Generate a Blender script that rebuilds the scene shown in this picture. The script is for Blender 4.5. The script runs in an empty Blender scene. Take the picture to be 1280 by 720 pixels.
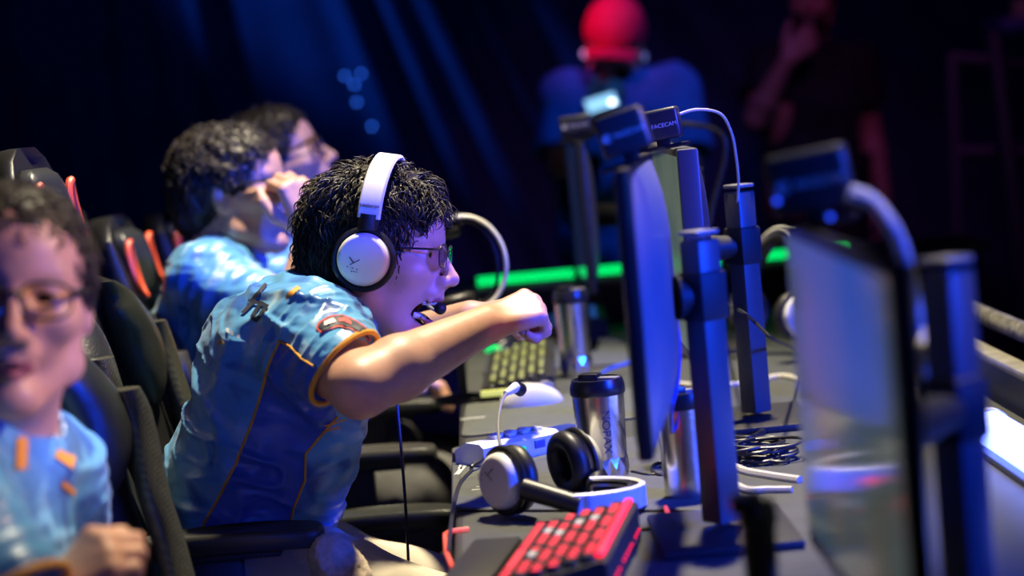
import bpy, bmesh, math, random
import numpy as np
from mathutils import Vector, Matrix, noise as mnoise
from mathutils.bvhtree import BVHTree

random.seed(7)
RNG = np.random.default_rng(11)
SC = bpy.context.scene
COL = SC.collection

# ------------------------------------------------------------------ camera
CAM = Vector((0.0, 0.0, 1.31))
YAW, PITCH, ROLL, FPX = math.radians(0.55), math.radians(5.0), 0.09, 2700.0
_f = Vector((math.sin(YAW) * math.cos(PITCH), math.cos(YAW) * math.cos(PITCH), -math.sin(PITCH)))
_r0 = Vector((math.cos(YAW), -math.sin(YAW), 0))
_u0 = _r0.cross(_f)
CR = _r0 * math.cos(ROLL) - _u0 * math.sin(ROLL)
CU = _u0 * math.cos(ROLL) + _r0 * math.sin(ROLL)
CF = _f


def P(px, py, d):
    """world point seen at photo pixel (px, py) at depth d metres along the view axis"""
    return CAM + (CF + CR * ((px - 640) / FPX) + CU * ((360 - py) / FPX)) * d


def PZ(px, py, z):
    """world point where the sight line of a pixel meets the height z"""
    v = CF + CR * ((px - 640) / FPX) + CU * ((360 - py) / FPX)
    return CAM + v * ((z - CAM.z) / v.z)


def PIX(p):
    v = Vector(p) - CAM
    d = v.dot(CF)
    return 640 + FPX * v.dot(CR) / d, 360 - FPX * v.dot(CU) / d


cd = bpy.data.cameras.new('camera')
cam = bpy.data.objects.new('camera', cd)
COL.objects.link(cam)
cam.matrix_world = Matrix((
    (CR.x, CU.x, -CF.x, CAM.x), (CR.y, CU.y, -CF.y, CAM.y), (CR.z, CU.z, -CF.z, CAM.z), (0, 0, 0, 1)))
cd.sensor_width = 36
cd.lens = 36 * FPX / 1280
cd.clip_start = 0.05
cd.dof.use_dof = True
cd.dof.focus_distance = 3.2
cd.dof.aperture_fstop = 2.2
SC.camera = cam

# ------------------------------------------------------------------ light
SC.view_settings.view_transform = 'Standard'
SC.view_settings.look = 'None'
SC.view_settings.gamma = 1
SC.view_settings.use_curve_mapping = False
SC.view_settings.exposure = 0.0
w = bpy.data.worlds.new('dark_hall')
SC.world = w
w.use_nodes = True
bg = w.node_tree.nodes['Background']
bg.inputs[0].default_value = (0.02, 0.05, 0.22, 1)
bg.inputs[1].default_value = 0.008


def lamp(name, kind, loc, aim, power, col, size=1.0, size_y=None, angle=None, blend=0.5):
    d = bpy.data.lights.new(name, kind)
    o = bpy.data.objects.new(name, d)
    COL.objects.link(o)
    o.location = loc
    o.rotation_euler = (Vector(aim) - Vector(loc)).to_track_quat('-Z', 'Y').to_euler()
    d.energy = power
    d.color = col
    if kind == 'AREA':
        d.shape = 'RECTANGLE'
        d.size = size
        d.size_y = size_y or size
    elif kind == 'SPOT':
        d.spot_size = math.radians(angle)
        d.spot_blend = blend
        d.shadow_soft_size = size
    else:
        d.shadow_soft_size = size
    return o


# warm white key on the rig above the table, narrow added fills, saturated blue wash from the stage side, dim coloured spots at the back
lamp('rig_key_light', 'SPOT', (0.50, 4.05, 4.5), (-0.36, 3.58, 0.9), 1600, (1.0, 0.86, 0.60), 0.12, angle=46, blend=0.5)
lamp('webcam_top_fill', 'SPOT', (0.95, 2.3, 4.2), (0.34, 1.99, 1.15), 520, (1.0, 0.86, 0.62), 0.08, angle=9, blend=0.6)  # added narrow spot to brighten the nearest webcam and monitor top
lamp('near_face_fill', 'SPOT', (2.7, 2.25, 2.7), (-0.48, 2.33, 1.17), 560, (1.0, 0.66, 0.40), 0.10, angle=12, blend=0.5)  # added narrow warm spot on the left player's face
lamp('hall_blue_light', 'SPOT', (0.15, -1.4, 1.55), (-0.33, 3.25, 0.88), 62, (0.003, 0.07, 1.0), 0.25, angle=13.5, blend=0.6)
lamp('near_face_violet_fill', 'SPOT', (-1.6, -1.2, 1.6), (-0.5, 2.3, 1.1), 5, (0.30, 0.05, 0.9), 0.25, angle=18, blend=0.6)  # added dim violet fill for the dark side of the left player's face
lamp('stage_blue_light', 'SPOT', (3.5, 0.5, 2.1), (0.12, 3.2, 1.0), 2500, (0.004, 0.05, 1.0), 0.30, angle=30, blend=0.5)
lamp('head_blue_fill', 'SPOT', (1.2, -0.6, 2.0), (-0.22, 3.2, 1.17), 230, (0.004, 0.13, 1.0), 0.20, angle=8, blend=0.6)  # added narrow blue fill for the shouting player's head and ear cup
lamp('violet_wash_light', 'SPOT', (2.6, 1.9, 2.0), (-0.15, 3.2, 1.15), 90, (1.0, 0.24, 0.34), 0.20, angle=14, blend=0.6)
lamp('curtain_blue_light', 'SPOT', (-3.3, 8.0, 3.2), (-0.32, 9.2, 1.55), 420, (0.008, 0.14, 1.0), 0.10, angle=15.5, blend=0.9)
lamp('curtain_fill', 'SPOT', (-0.6, 4.9, 4.8), (-0.9, 9.2, 1.6), 55, (0.008, 0.10, 1.0), 0.3, angle=85, blend=0.9)  # added faint blue fill that lifts the dark curtain
lamp('back_blue_light', 'SPOT', (2.2, 4.6, 4.2), (0.5, 6.8, 1.2), 230, (0.01, 0.16, 1.0), 0.25, angle=36, blend=0.9)
lamp('back_red_light', 'SPOT', (-0.5, 5.0, 2.9), (0.38, 6.7, 1.52), 190, (1.0, 0.05, 0.36), 0.10, angle=11, blend=0.8)
lamp('back_violet_light', 'SPOT', (1.4, 5.4, 3.2), (1.05, 7.5, 1.25), 40, (0.75, 0.09, 0.62), 0.15, angle=46, blend=0.8)


# ------------------------------------------------------------------ materials
def _nt(name):
    m = bpy.data.materials.new(name)
    m.use_nodes = True
    nt = m.node_tree
    return m, nt, nt.nodes['Principled BSDF']


def mat(name, col, rough=0.5, metal=0.0, noise=0.0, nscale=40.0, bump=0.0, bscale=300.0, emit=None, estr=0.0,
        sheen=0.0, coat=0.0, sss=0.0, spec=0.5, trans=0.0, aniso=0.0):
    m, nt, b = _nt(name)
    b.inputs['Base Color'].default_value = (*col, 1)
    b.inputs['Roughness'].default_value = rough
    b.inputs['Metallic'].default_value = metal
    b.inputs['Specular IOR Level'].default_value = spec
    if sheen:
        b.inputs['Sheen Weight'].default_value = sheen
    if coat:
        b.inputs['Coat Weight'].default_value = coat
    if trans:
        b.inputs['Transmission Weight'].default_value = trans
    if sss:
        b.inputs['Subsurface Weight'].default_value = sss
        b.inputs['Subsurface Radius'].default_value = (1.0, 0.35, 0.2)
        b.inputs['Subsurface Scale'].default_value = 0.008
    if emit:
        b.inputs['Emission Color'].default_value = (*emit, 1)
        b.inputs['Emission Strength'].default_value = estr
    tc = nt.nodes.new('ShaderNodeTexCoord')
    if noise:
        n = nt.nodes.new('ShaderNodeTexNoise')
        n.inputs['Scale'].default_value = nscale
        n.inputs['Detail'].default_value = 4
        nt.links.new(tc.outputs['Object'], n.inputs['Vector'])
        r = nt.nodes.new('ShaderNodeValToRGB')
        r.color_ramp.elements[0].position = 0.3
        r.color_ramp.elements[1].position = 0.7
        r.color_ramp.elements[0].color = (*[max(0, c * (1 - noise)) for c in col], 1)
        r.color_ramp.elements[1].color = (*[min(1, c * (1 + noise)) for c in col], 1)
        nt.links.new(n.outputs['Fac'], r.inputs['Fac'])
        nt.links.new(r.outputs['Color'], b.inputs['Base Color'])
    if bump:
        n = nt.nodes.new('ShaderNodeTexNoise')
        n.inputs['Scale'].default_value = bscale
        n.inputs['Detail'].default_value = 3
        nt.links.new(tc.outputs['Object'], n.inputs['Vector'])
        bp = nt.nodes.new('ShaderNodeBump')
        bp.inputs['Strength'].default_value = bump
        bp.inputs['Distance'].default_value = 0.002
        nt.links.new(n.outputs['Fac'], bp.inputs['Height'])
        nt.links.new(bp.outputs['Normal'], b.inputs['Normal'])
    return m


def mat_jersey(name, c0, c1, c2, scale=9.0, seed=0.0):
    """sports cloth: large soft patches of three blues, fine knit bump and broad soft creases"""
    m, nt, b = _nt(name)
    b.inputs['Roughness'].default_value = 0.34
    b.inputs['Specular IOR Level'].default_value = 0.6
    b.inputs['Sheen Weight'].default_value = 0.15
    tc = nt.nodes.new('ShaderNodeTexCoord')
    mp = nt.nodes.new('ShaderNodeMapping')
    mp.inputs['Location'].default_value = (seed, seed * 1.7, seed * 0.3)
    nt.links.new(tc.outputs['Object'], mp.inputs['Vector'])
    n = nt.nodes.new('ShaderNodeTexNoise')
    n.inputs['Scale'].default_value = scale
    n.inputs['Detail'].default_value = 2.5
    n.inputs['Distortion'].default_value = 1.2
    nt.links.new(mp.outputs['Vector'], n.inputs['Vector'])
    r = nt.nodes.new('ShaderNodeValToRGB')
    e = r.color_ramp.elements
    e[0].position, e[0].color = 0.36, (*c0, 1)
    e[1].position, e[1].color = 0.47, (*c1, 1)
    k = e.new(0.60); k.color = (*c1, 1)
    k = e.new(0.68); k.color = (*c2, 1)
    nt.links.new(n.outputs['Fac'], r.inputs['Fac'])
    nt.links.new(r.outputs['Color'], b.inputs['Base Color'])
    n2 = nt.nodes.new('ShaderNodeTexNoise')
    n2.inputs['Scale'].default_value = 16
    n2.inputs['Detail'].default_value = 2
    mp2 = nt.nodes.new('ShaderNodeMapping')
    mp2.inputs['Scale'].default_value = (0.6, 0.6, 2.0)
    nt.links.new(tc.outputs['Object'], mp2.inputs['Vector'])
    nt.links.new(mp2.outputs['Vector'], n2.inputs['Vector'])
    bp = nt.nodes.new('ShaderNodeBump')
    bp.inputs['Strength'].default_value = 0.35
    bp.inputs['Distance'].default_value = 0.02
    nt.links.new(n2.outputs['Fac'], bp.inputs['Height'])
    nt.links.new(bp.outputs['Normal'], b.inputs['Normal'])
    return m


def mat_weave(name, ca, cb, scale=260.0, rough=0.4):
    """carbon-look woven stripe"""
    m, nt, b = _nt(name)
    b.inputs['Roughness'].default_value = rough
    tc = nt.nodes.new('ShaderNodeTexCoord')
    wv = nt.nodes.new('ShaderNodeTexChecker')
    wv.inputs['Scale'].default_value = scale
    wv.inputs['Color1'].default_value = (*ca, 1)
    wv.inputs['Color2'].default_value = (*cb, 1)
    mp = nt.nodes.new('ShaderNodeMapping')
    mp.inputs['Rotation'].default_value = (0.6, 0.4, 0.7)
    nt.links.new(tc.outputs['Object'], mp.inputs['Vector'])
    nt.links.new(mp.outputs['Vector'], wv.inputs['Vector'])
    nt.links.new(wv.outputs['Color'], b.inputs['Base Color'])
    return m


def mat_screen(name, cols, strength, rough=0.06, nsc=6.0):
    """monitor picture: soft blurred blocks of light under glossy glass"""
    m, nt, b = _nt(name)
    b.inputs['Base Color'].default_value = (0.01, 0.01, 0.012, 1)
    b.inputs['Roughness'].default_value = rough
    tc = nt.nodes.new('ShaderNodeTexCoord')
    n = nt.nodes.new('ShaderNodeTexNoise')
    n.inputs['Scale'].default_value = nsc
    n.inputs['Detail'].default_value = 1.0
    nt.links.new(tc.outputs['Object'], n.inputs['Vector'])
    r = nt.nodes.new('ShaderNodeValToRGB')
    e = r.color_ramp.elements
    e[0].position, e[0].color = 0.25, (*cols[0], 1)
    e[1].position, e[1].color = 0.75, (*cols[-1], 1)
    for i, c in enumerate(cols[1:-1]):
        k = e.new(0.25 + 0.5 * (i + 1) / (len(cols) - 1))
        k.color = (*c, 1)
    nt.links.new(n.outputs['Fac'], r.inputs['Fac'])
    nt.links.new(r.outputs['Color'], b.inputs['Emission Color'])
    b.inputs['Emission Strength'].default_value = strength
    return m


M = {}
M['black'] = mat('black_plastic', (0.012, 0.012, 0.014), 0.38)
M['black_matte'] = mat('matte_black_plastic', (0.012, 0.012, 0.013), 0.6, bump=0.1)
M['dark_metal'] = mat('dark_metal', (0.05, 0.05, 0.055), 0.35, 0.7)
M['grey'] = mat('grey_plastic', (0.20, 0.20, 0.21), 0.45)
M['white'] = mat('white_plastic', (0.74, 0.73, 0.70), 0.42)
M['white_matte'] = mat('soft_white_plastic', (0.68, 0.68, 0.66), 0.6)
M['cushion'] = mat('black_leatherette', (0.016, 0.016, 0.018), 0.42, bump=0.15, bscale=500)
M['leather'] = mat('black_chair_leather', (0.010, 0.010, 0.010), 0.42, bump=0.25, bscale=350)
M['leather_shine'] = mat('shiny_black_chair_leather', (0.022, 0.025, 0.022), 0.36, bump=0.35, bscale=260)
M['carbon'] = mat_weave('carbon_weave', (0.012, 0.012, 0.012), (0.075, 0.078, 0.062), 380)
M['red_trim'] = mat('red_orange_trim', (0.75, 0.09, 0.03), 0.45)
M['steel'] = mat('brushed_steel', (0.62, 0.61, 0.58), 0.24, 1.0, bump=0.08, bscale=120)
M['led_green'] = mat('green_led_tube', (0.02, 0.5, 0.1), 0.4, emit=(0.0, 0.85, 0.16), estr=1.1)
M['led_green_dim'] = mat('green_led', (0.02, 0.5, 0.1), 0.4, emit=(0.0, 0.9, 0.18), estr=0.8)
M['led_red'] = mat('red_led', (0.5, 0.02, 0.03), 0.4, emit=(1.0, 0.008, 0.05), estr=2.2)
M['led_red_dim'] = mat('red_desk_led', (0.5, 0.08, 0.05), 0.4, emit=(1.0, 0.10, 0.06), estr=0.9)
M['led_blue'] = mat('blue_led', (0.02, 0.05, 0.5), 0.4, emit=(0.02, 0.07, 1.0), estr=2.0)
M['led_white'] = mat('white_blue_tube', (0.8, 0.85, 1.0), 0.4, emit=(0.13, 0.20, 1.0), estr=7.0)
M['key_red'] = mat('red_lit_key', (0.10, 0.004, 0.008), 0.6, emit=(1.0, 0.003, 0.040), estr=1.5)
M['key_black'] = mat('black_keycap', (0.02, 0.02, 0.022), 0.4)
M['key_pale'] = mat('pale_keycap', (0.4, 0.42, 0.38), 0.5, emit=(0.9, 0.1, 0.1), estr=0.12)
M['key_yellow'] = mat('yellow_sheen_key', (0.2, 0.22, 0.06), 0.45, emit=(0.55, 0.62, 0.12), estr=0.22)  # emission stands in for yellowish reflections on dark keys
M['cable_black'] = mat('black_cable', (0.015, 0.015, 0.017), 0.4)
M['cable_white'] = mat('white_cable', (0.6, 0.58, 0.5), 0.45)
M['cable_blue'] = mat('blue_cable', (0.03, 0.08, 0.45), 0.4)
M['desk'] = mat('charcoal_desk_laminate', (0.060, 0.065, 0.062), 0.55, noise=0.12, nscale=25, bump=0.05)
M['desk_edge'] = mat('black_desk_edge', (0.015, 0.015, 0.017), 0.5)
M['mat_cloth'] = mat('grey_mousepad_cloth', (0.085, 0.095, 0.085), 0.85, noise=0.1, nscale=60, bump=0.1, bscale=900)
M['mat_print'] = mat('pale_print', (0.55, 0.56, 0.54), 0.7)
M['dark_print'] = mat('dark_navy_print', (0.012, 0.015, 0.035), 0.6)
M['white_print'] = mat('white_print', (0.75, 0.75, 0.75), 0.6)
M['orange_print'] = mat('orange_print', (0.80, 0.34, 0.05), 0.6)
M['red_print'] = mat('red_print', (0.62, 0.06, 0.05), 0.6)
M['glass_lens'] = mat('spectacle_lens', (1, 1, 1), 0.02, trans=1.0)
M['camera_lens'] = mat('dark_lens', (0.01, 0.01, 0.02), 0.05)

SKIN = mat('warm_skin', (0.60, 0.33, 0.22), 0.46, noise=0.07, nscale=55, sss=0.12, bump=0.12, bscale=420)
SKIN_DARK = mat('tan_skin', (0.45, 0.24, 0.16), 0.5, noise=0.07, nscale=55, bump=0.1, bscale=400)
LIP = mat('lip_skin', (0.42, 0.13, 0.12), 0.4)
MOUTH = mat('mouth_inside', (0.12, 0.02, 0.025), 0.85, spec=0.1)
TEETH = mat('teeth', (0.75, 0.70, 0.60), 0.3)
EYE_W = mat('eye_white', (0.72, 0.70, 0.68), 0.25)
EYE_I = mat('dark_iris', (0.03, 0.018, 0.012), 0.2)
HAIR = mat('dark_brown_hair', (0.020, 0.015, 0.010), 0.48, noise=0.3, nscale=90, spec=0.35)


# ------------------------------------------------------------------ mesh builder
class MB:
    def __init__(self):
        self.v, self.f, self.mi, self.sm = [], [], [], []

    def add(self, verts, faces, mi=0, smooth=True, Mx=None):
        o = len(self.v)
        for p in verts:
            p = Vector(p)
            self.v.append(Mx @ p if Mx is not None else p)
        for q in faces:
            self.f.append([o + i for i in q])
            self.mi.append(mi)
            self.sm.append(smooth)
        return self

    def box(self, c, s, Mx=None, bev=0.0, mi=0, seg=2):
        bm = bmesh.new()
        bmesh.ops.create_cube(bm, size=1.0)
        for v in bm.verts:
            v.co = Vector((v.co.x * s[0], v.co.y * s[1], v.co.z * s[2]))
        if bev:
            bmesh.ops.bevel(bm, geom=bm.edges[:], offset=min(bev, min(s) * 0.49), segments=seg, affect='EDGES', profile=0.5)
        T = Matrix.Translation(c)
        if Mx is not None:
            T = Mx @ T
        bm.verts.ensure_lookup_table()
        self.add([v.co.copy() for v in bm.verts], [[v.index for v in f.verts] for f in bm.faces], mi, bool(bev), T)
        bm.free()
        return self

    def tube(self, pts, r, n=10, mi=0, Mx=None, cap=True, closed=False, squash=1.0):
        pts = [Vector(p) for p in pts]
        m = len(pts)
        rr = r if isinstance(r, (list, tuple)) else [r] * m
        verts, faces = [], []
        prev = None
        for i, p in enumerate(pts):
            if closed:
                t = pts[(i + 1) % m] - pts[i - 1]
            else:
                t = pts[min(i + 1, m - 1)] - pts[max(i - 1, 0)]
            t = t.normalized() if t.length > 1e-9 else Vector((0, 0, 1))
            if prev is None:
                a = Vector((0, 0, 1)) if abs(t.z) < 0.9 else Vector((1, 0, 0))
                x = (a - t * a.dot(t)).normalized()
            else:
                x = prev - t * prev.dot(t)
                x = x.normalized() if x.length > 1e-6 else t.orthogonal().normalized()
            prev = x
            y = t.cross(x)
            for k in range(n):
                an = 2 * math.pi * k / n
                verts.append(p + (x * math.cos(an) + y * math.sin(an) * squash) * rr[i])
        rings = m if closed else m - 1
        for i in range(rings):
            j = (i + 1) % m
            for k in range(n):
                l = (k + 1) % n
                faces.append([i * n + k, i * n + l, j * n + l, j * n + k])
        if cap and not closed:
            faces.append(list(range(n))[::-1])
            faces.append([(m - 1) * n + k for k in range(n)])
        return self.add(verts, faces, mi, True, Mx)

    def lathe(self, prof, n=32, mi=0, Mx=None, cap=True):
        verts, faces = [], []
        for r, z in prof:
            for k in range(n):
                a = 2 * math.pi * k / n
                verts.append((r * math.cos(a), r * math.sin(a), z))
        for i in range(len(prof) - 1):
            for k in range(n):
                l = (k + 1) % n
                faces.append([i * n + k, i * n + l, (i + 1) * n + l, (i + 1) * n + k])
        if cap:
            if prof[0][0] > 1e-6:
                faces.append(list(range(n))[::-1])
            if prof[-1][0] > 1e-6:
                faces.append([(len(prof) - 1) * n + k for k in range(n)])
        return self.add(verts, faces, mi, True, Mx)

    def prism(self, outline, z0, z1, Mx=None, mi=0, bev=0.0):
        bm = bmesh.new()
        vs = [bm.verts.new((x, y, z0)) for x, y in outline]
        f = bm.faces.new(vs)
        ex = bmesh.ops.extrude_face_region(bm, geom=[f])
        bmesh.ops.translate(bm, vec=(0, 0, z1 - z0), verts=[g for g in ex['geom'] if isinstance(g, bmesh.types.BMVert)])
        bmesh.ops.recalc_face_normals(bm, faces=bm.faces[:])
        if bev:
            bmesh.ops.bevel(bm, geom=bm.edges[:], offset=bev, segments=2, affect='EDGES', profile=0.5)
        bm.verts.ensure_lookup_table()
        bm.verts.index_update()
        self.add([v.co.copy() for v in bm.verts], [[v.index for v in q.verts] for q in bm.faces], mi, bool(bev), Mx)
        bm.free()
        return self

    def build(self, name, mats, parent=None, origin=None):
        if not isinstance(mats, (list, tuple)):
            mats = [mats]
        o0 = Vector(origin) if origin is not None else Vector((0, 0, 0))
        me = bpy.data.meshes.new(name)
        me.from_pydata([p - o0 for p in self.v], [], self.f)
        for m_ in mats:
            me.materials.append(m_)
        me.polygons.foreach_set('material_index', self.mi)
        me.polygons.foreach_set('use_smooth', self.sm)
        me.update()
        if any(self.sm):
            try:
                me.set_sharp_from_angle(angle=math.radians(42))
            except Exception:
                pass
        o = bpy.data.objects.new(name, me)
        COL.objects.link(o)
        if parent is not None:
            o.parent = parent
        elif origin is not None:
            o.location = o0
        return o


def np_mesh(name, V, F, mats, parent=None, origin=(0, 0, 0), mi=None, smooth=True):
    """quads/tris given as numpy arrays"""
    V = np.asarray(V, np.float32) - np.asarray(origin, np.float32)
    me = bpy.data.meshes.new(name)
    n = F.shape[1]
    me.vertices.add(len(V))
    me.vertices.foreach_set('co', V.ravel())
    me.loops.add(F.size)
    me.loops.foreach_set('vertex_index', F.astype(np.int32).ravel())
    me.polygons.add(len(F))
    me.polygons.foreach_set('loop_start', np.arange(0, F.size, n, dtype=np.int32))
    for m_ in mats:
        me.materials.append(m_)
    if mi is not None:
        me.polygons.foreach_set('material_index', np.asarray(mi, np.int32))
    me.polygons.foreach_set('use_smooth', np.full(len(F), smooth))
    me.update(calc_edges=True)
    me.validate()
    o = bpy.data.objects.new(name, me)
    COL.objects.link(o)
    if parent is not None:
        o.parent = parent
    else:
        o.location = origin
    return o


def tag(o, label=None, cat=None, group=None, kind=None):
    if label:
        o['label'] = label
    if cat:
        o['category'] = cat
    if group:
        o['group'] = group
    if kind:
        o['kind'] = kind
    return o


def thing(name, loc, label, cat, group=None, rz=0.0):
    o = bpy.data.objects.new(name, None)
    o.empty_display_size = 0.05
    COL.objects.link(o)
    o.location = loc
    o.rotation_euler = (0, 0, rz)
    return tag(o, label, cat, group)


def structure(o):
    o['kind'] = 'structure'
    return o


def copy_tree(o, parent=None):
    c = o.copy()
    COL.objects.link(c)
    if parent is not None:
        c.parent = parent
    for ch in list(o.children):
        copy_tree(ch, c)
    return c


def frame(origin, x, z):
    """matrix with given x axis and approximate z axis"""
    x = Vector(x).normalized()
    z = Vector(z)
    z = (z - x * z.dot(x)).normalized()
    y = z.cross(x)
    o = Vector(origin)
    return Matrix(((x.x, y.x, z.x, o.x), (x.y, y.y, z.y, o.y), (x.z, y.z, z.z, o.z), (0, 0, 0, 1)))


def smooth_path(pts, n=8):
    """Catmull-Rom through the points"""
    p = [Vector(q) for q in pts]
    p = [p[0] * 2 - p[1]] + p + [p[-1] * 2 - p[-2]]
    out = []
    for i in range(1, len(p) - 2):
        for k in range(n):
            t = k / n
            a, b, c, d = p[i - 1], p[i], p[i + 1], p[i + 2]
            out.append(0.5 * ((2 * b) + (c - a) * t + (2 * a - 5 * b + 4 * c - d) * t * t + (3 * b - a - 3 * c + d) * t ** 3))
    out.append(p[-2])
    return out


def text_mesh(s, size):
    """letters as (verts, faces) in the XY plane, centred on the origin"""
    cu = bpy.data.curves.new('lettering', 'FONT')
    cu.body = s
    cu.size = size
    cu.align_x = 'CENTER'
    cu.align_y = 'CENTER'
    cu.extrude = 0.0004
    o = bpy.data.objects.new('lettering', cu)
    COL.objects.link(o)
    dg = bpy.context.evaluated_depsgraph_get()
    me = o.evaluated_get(dg).to_mesh()
    v = [q.co.copy() for q in me.vertices]
    f = [list(q.vertices) for q in me.polygons]
    o.evaluated_get(dg).to_mesh_clear()
    bpy.data.objects.remove(o)
    bpy.data.curves.remove(cu)
    return v, f
# ================================================================== the setting
DZ = 0.75                                   # table-top height
fl = MB().box((0, 4.5, -0.05), (16, 15, 0.1)).build('floor', mat('dark_stage_floor', (0.010, 0.011, 0.014), 0.5, noise=0.3, nscale=8))
structure(fl)
bw = MB().box((0, 10.6, 2.75), (16, 0.1, 5.5)).build('wall_back', mat('black_hall_wall', (0.006, 0.007, 0.012), 0.8))
structure(bw)


def curtain():
    """hall drape whose folds fan out from one gathering point high above"""
    ax, az = -1.62, 4.55
    nx, nz = 620, 90
    X = np.linspace(-7.2, 7.2, nx)
    Z = np.linspace(0.0, 5.0, nz)
    gx, gz = np.meshgrid(X, Z, indexing='ij')
    ph = np.arctan2(gx - ax, np.maximum(az + 1.2 - gz, 0.2))
    r = np.hypot(gx - ax, az + 1.2 - gz)
    y = 0.020 * np.sin(ph * 46 + 1.5 * np.sin(ph * 9)) + 0.012 * np.sin(ph * 97 + 2.0 * np.sin(ph * 13))
    for c, wd, h in ((0.125, 0.014, 0.10), (0.275, 0.014, 0.11), (0.315, 0.012, 0.10), (0.352, 0.014, 0.13),
                     (0.39, 0.010, 0.05), (0.46, 0.02, 0.05), (0.56, 0.03, 0.06), (0.66, 0.03, 0.06), (-0.08, 0.04, 0.03)):
        y -= h * np.exp(-((ph - c) / wd) ** 2)
    y += 0.02 * np.sin(gx * 3.1 + gz * 1.3) * np.sin(gz * 2.2)
    V = np.stack([gx, 9.2 + y * np.minimum(r / 2.6, 1.3), gz], -1).reshape(-1, 3)
    i = np.arange(nx - 1)[:, None] * nz + np.arange(nz - 1)[None, :]
    F = np.stack([i, i + nz, i + nz + 1, i + 1], -1).reshape(-1, 4)
    m = mat('navy_drape_cloth', (0.035, 0.055, 0.12), 0.7, noise=0.25, nscale=5, sheen=0.3)
    o = np_mesh('stage_curtain', V, F, [m])
    return tag(o, 'dark navy curtain hanging in slanting folds across the back of the hall', 'curtain')


CURTAIN = curtain()
_cb = BVHTree.FromPolygons([v.co.copy() for v in CURTAIN.data.vertices], [list(p.vertices) for p in CURTAIN.data.polygons])

# tiny blue lights on the curtain
LED = MB().lathe([(0.0005, -0.006), (0.005, -0.0035), (0.006, 0.0), (0.005, 0.0035), (0.0005, 0.006)], 12)
for i, (px, py, lb) in enumerate((
        (431, 95, 'tiny blue light on the curtain, left one of the top pair'),
        (452, 92, 'tiny blue light on the curtain, right one of the top pair'),
        (446, 128, 'tiny bright blue light on the curtain below the top pair'),
        (443, 106, 'faint blue light on the curtain just under the top pair'),
        (465, 158, 'faint blue light on the curtain, lowest of the cluster'))):
    if i == 0:
        o = led0 = LED.build('led_light', mat('blue_dot_led', (0.02, 0.1, 0.5), 0.4, emit=(0.03, 0.16, 1.0), estr=5.0), None, (0, 0, 0))
    else:
        o = led0.copy()
        COL.objects.link(o)
    _d = (P(px, py, 1.0) - CAM).normalized()
    o.location = _cb.ray_cast(CAM, _d)[0] - Vector((0, 0.003, 0))
    tag(o, lb, 'light', 'tiny blue lights on the curtain')

# dark tubular trestle at the right of the back
tr = thing('equipment_frame', (P(1250, 200, 7.6).x, 7.6, 0), 'dark tubular metal frame standing in the shadow at the far right', 'frame')
mt = mat('blue_grey_tube_metal', (0.10, 0.11, 0.16), 0.45, 0.4)
o0 = tr.location
for a, b, nm in (((1190, 70, 7.6), (1204, 470, 7.6), 'upright'), ((1242, 40, 7.4), (1288, 420, 7.4), 'upright'),
                 ((1186, 72, 7.6), (1330, 84, 7.6), 'crossbar'), ((1196, 190, 7.6), (1340, 190, 7.6), 'crossbar'),
                 ((1330, 60, 7.8), (1340, 460, 7.8), 'upright')):
    A, B = P(*a), P(*b)
    if nm == 'upright':
        t = (A.z) / (A.z - B.z)
        B = A + (B - A) * t
        B.z = 0.0
    MB().tube([A, B], 0.024, 12).build(nm, mt, tr, o0)
bx = P(1282, 30, 7.6)
mc = MB().box(bx, (0.24, 0.3, 0.05), None, 0.01)
mc.build('shelf', mat('blue_shelf', (0.05, 0.08, 0.3), 0.5), tr, o0)  # shelf has its own plain blue
lampb = MB().box(P(1278, 14, 7.55), (0.07, 0.07, 0.075), None, 0.015)
o = lampb.build('cream_box', mat('cream_card', (0.45, 0.42, 0.28), 0.6), None, P(1278, 14, 7.55) - Vector((0, 0, 0.0375)))
tag(o, 'small cream box on the shelf of the dark frame at far right', 'box')

# ================================================================== the long table
tbl = thing('gaming_table', (0.34, 3.4, 0), 'long charcoal table carrying the row of monitors and keyboards', 'table')
TL, TR_, T0, T1 = -0.075, 0.80, 0.5, 5.25
MB().box(((TL + TR_) / 2, (T0 + T1) / 2, DZ - 0.018), (TR_ - TL, T1 - T0, 0.036), None, 0.004).build('tabletop', M['desk'], tbl, tbl.location)
MB().box((TL + 0.004, (T0 + T1) / 2, DZ - 0.021), (0.012, T1 - T0, 0.044), None, 0.004).build('edge_strip', M['desk_edge'], tbl, tbl.location)
for x in (TL + 0.10, TR_ - 0.05):
    for y in (0.8, 2.02, 3.62, 5.05):
        MB().box((x, y, (DZ - 0.036) / 2), (0.05, 0.05, DZ - 0.036), None, 0.004).build('leg', M['black_matte'], tbl, tbl.location)
MB().box((TR_ - 0.02, (T0 + T1) / 2, 0.36), (0.02, T1 - T0 - 0.1, 0.70)).build('modesty_panel', M['black_matte'], tbl, tbl.location)

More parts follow.
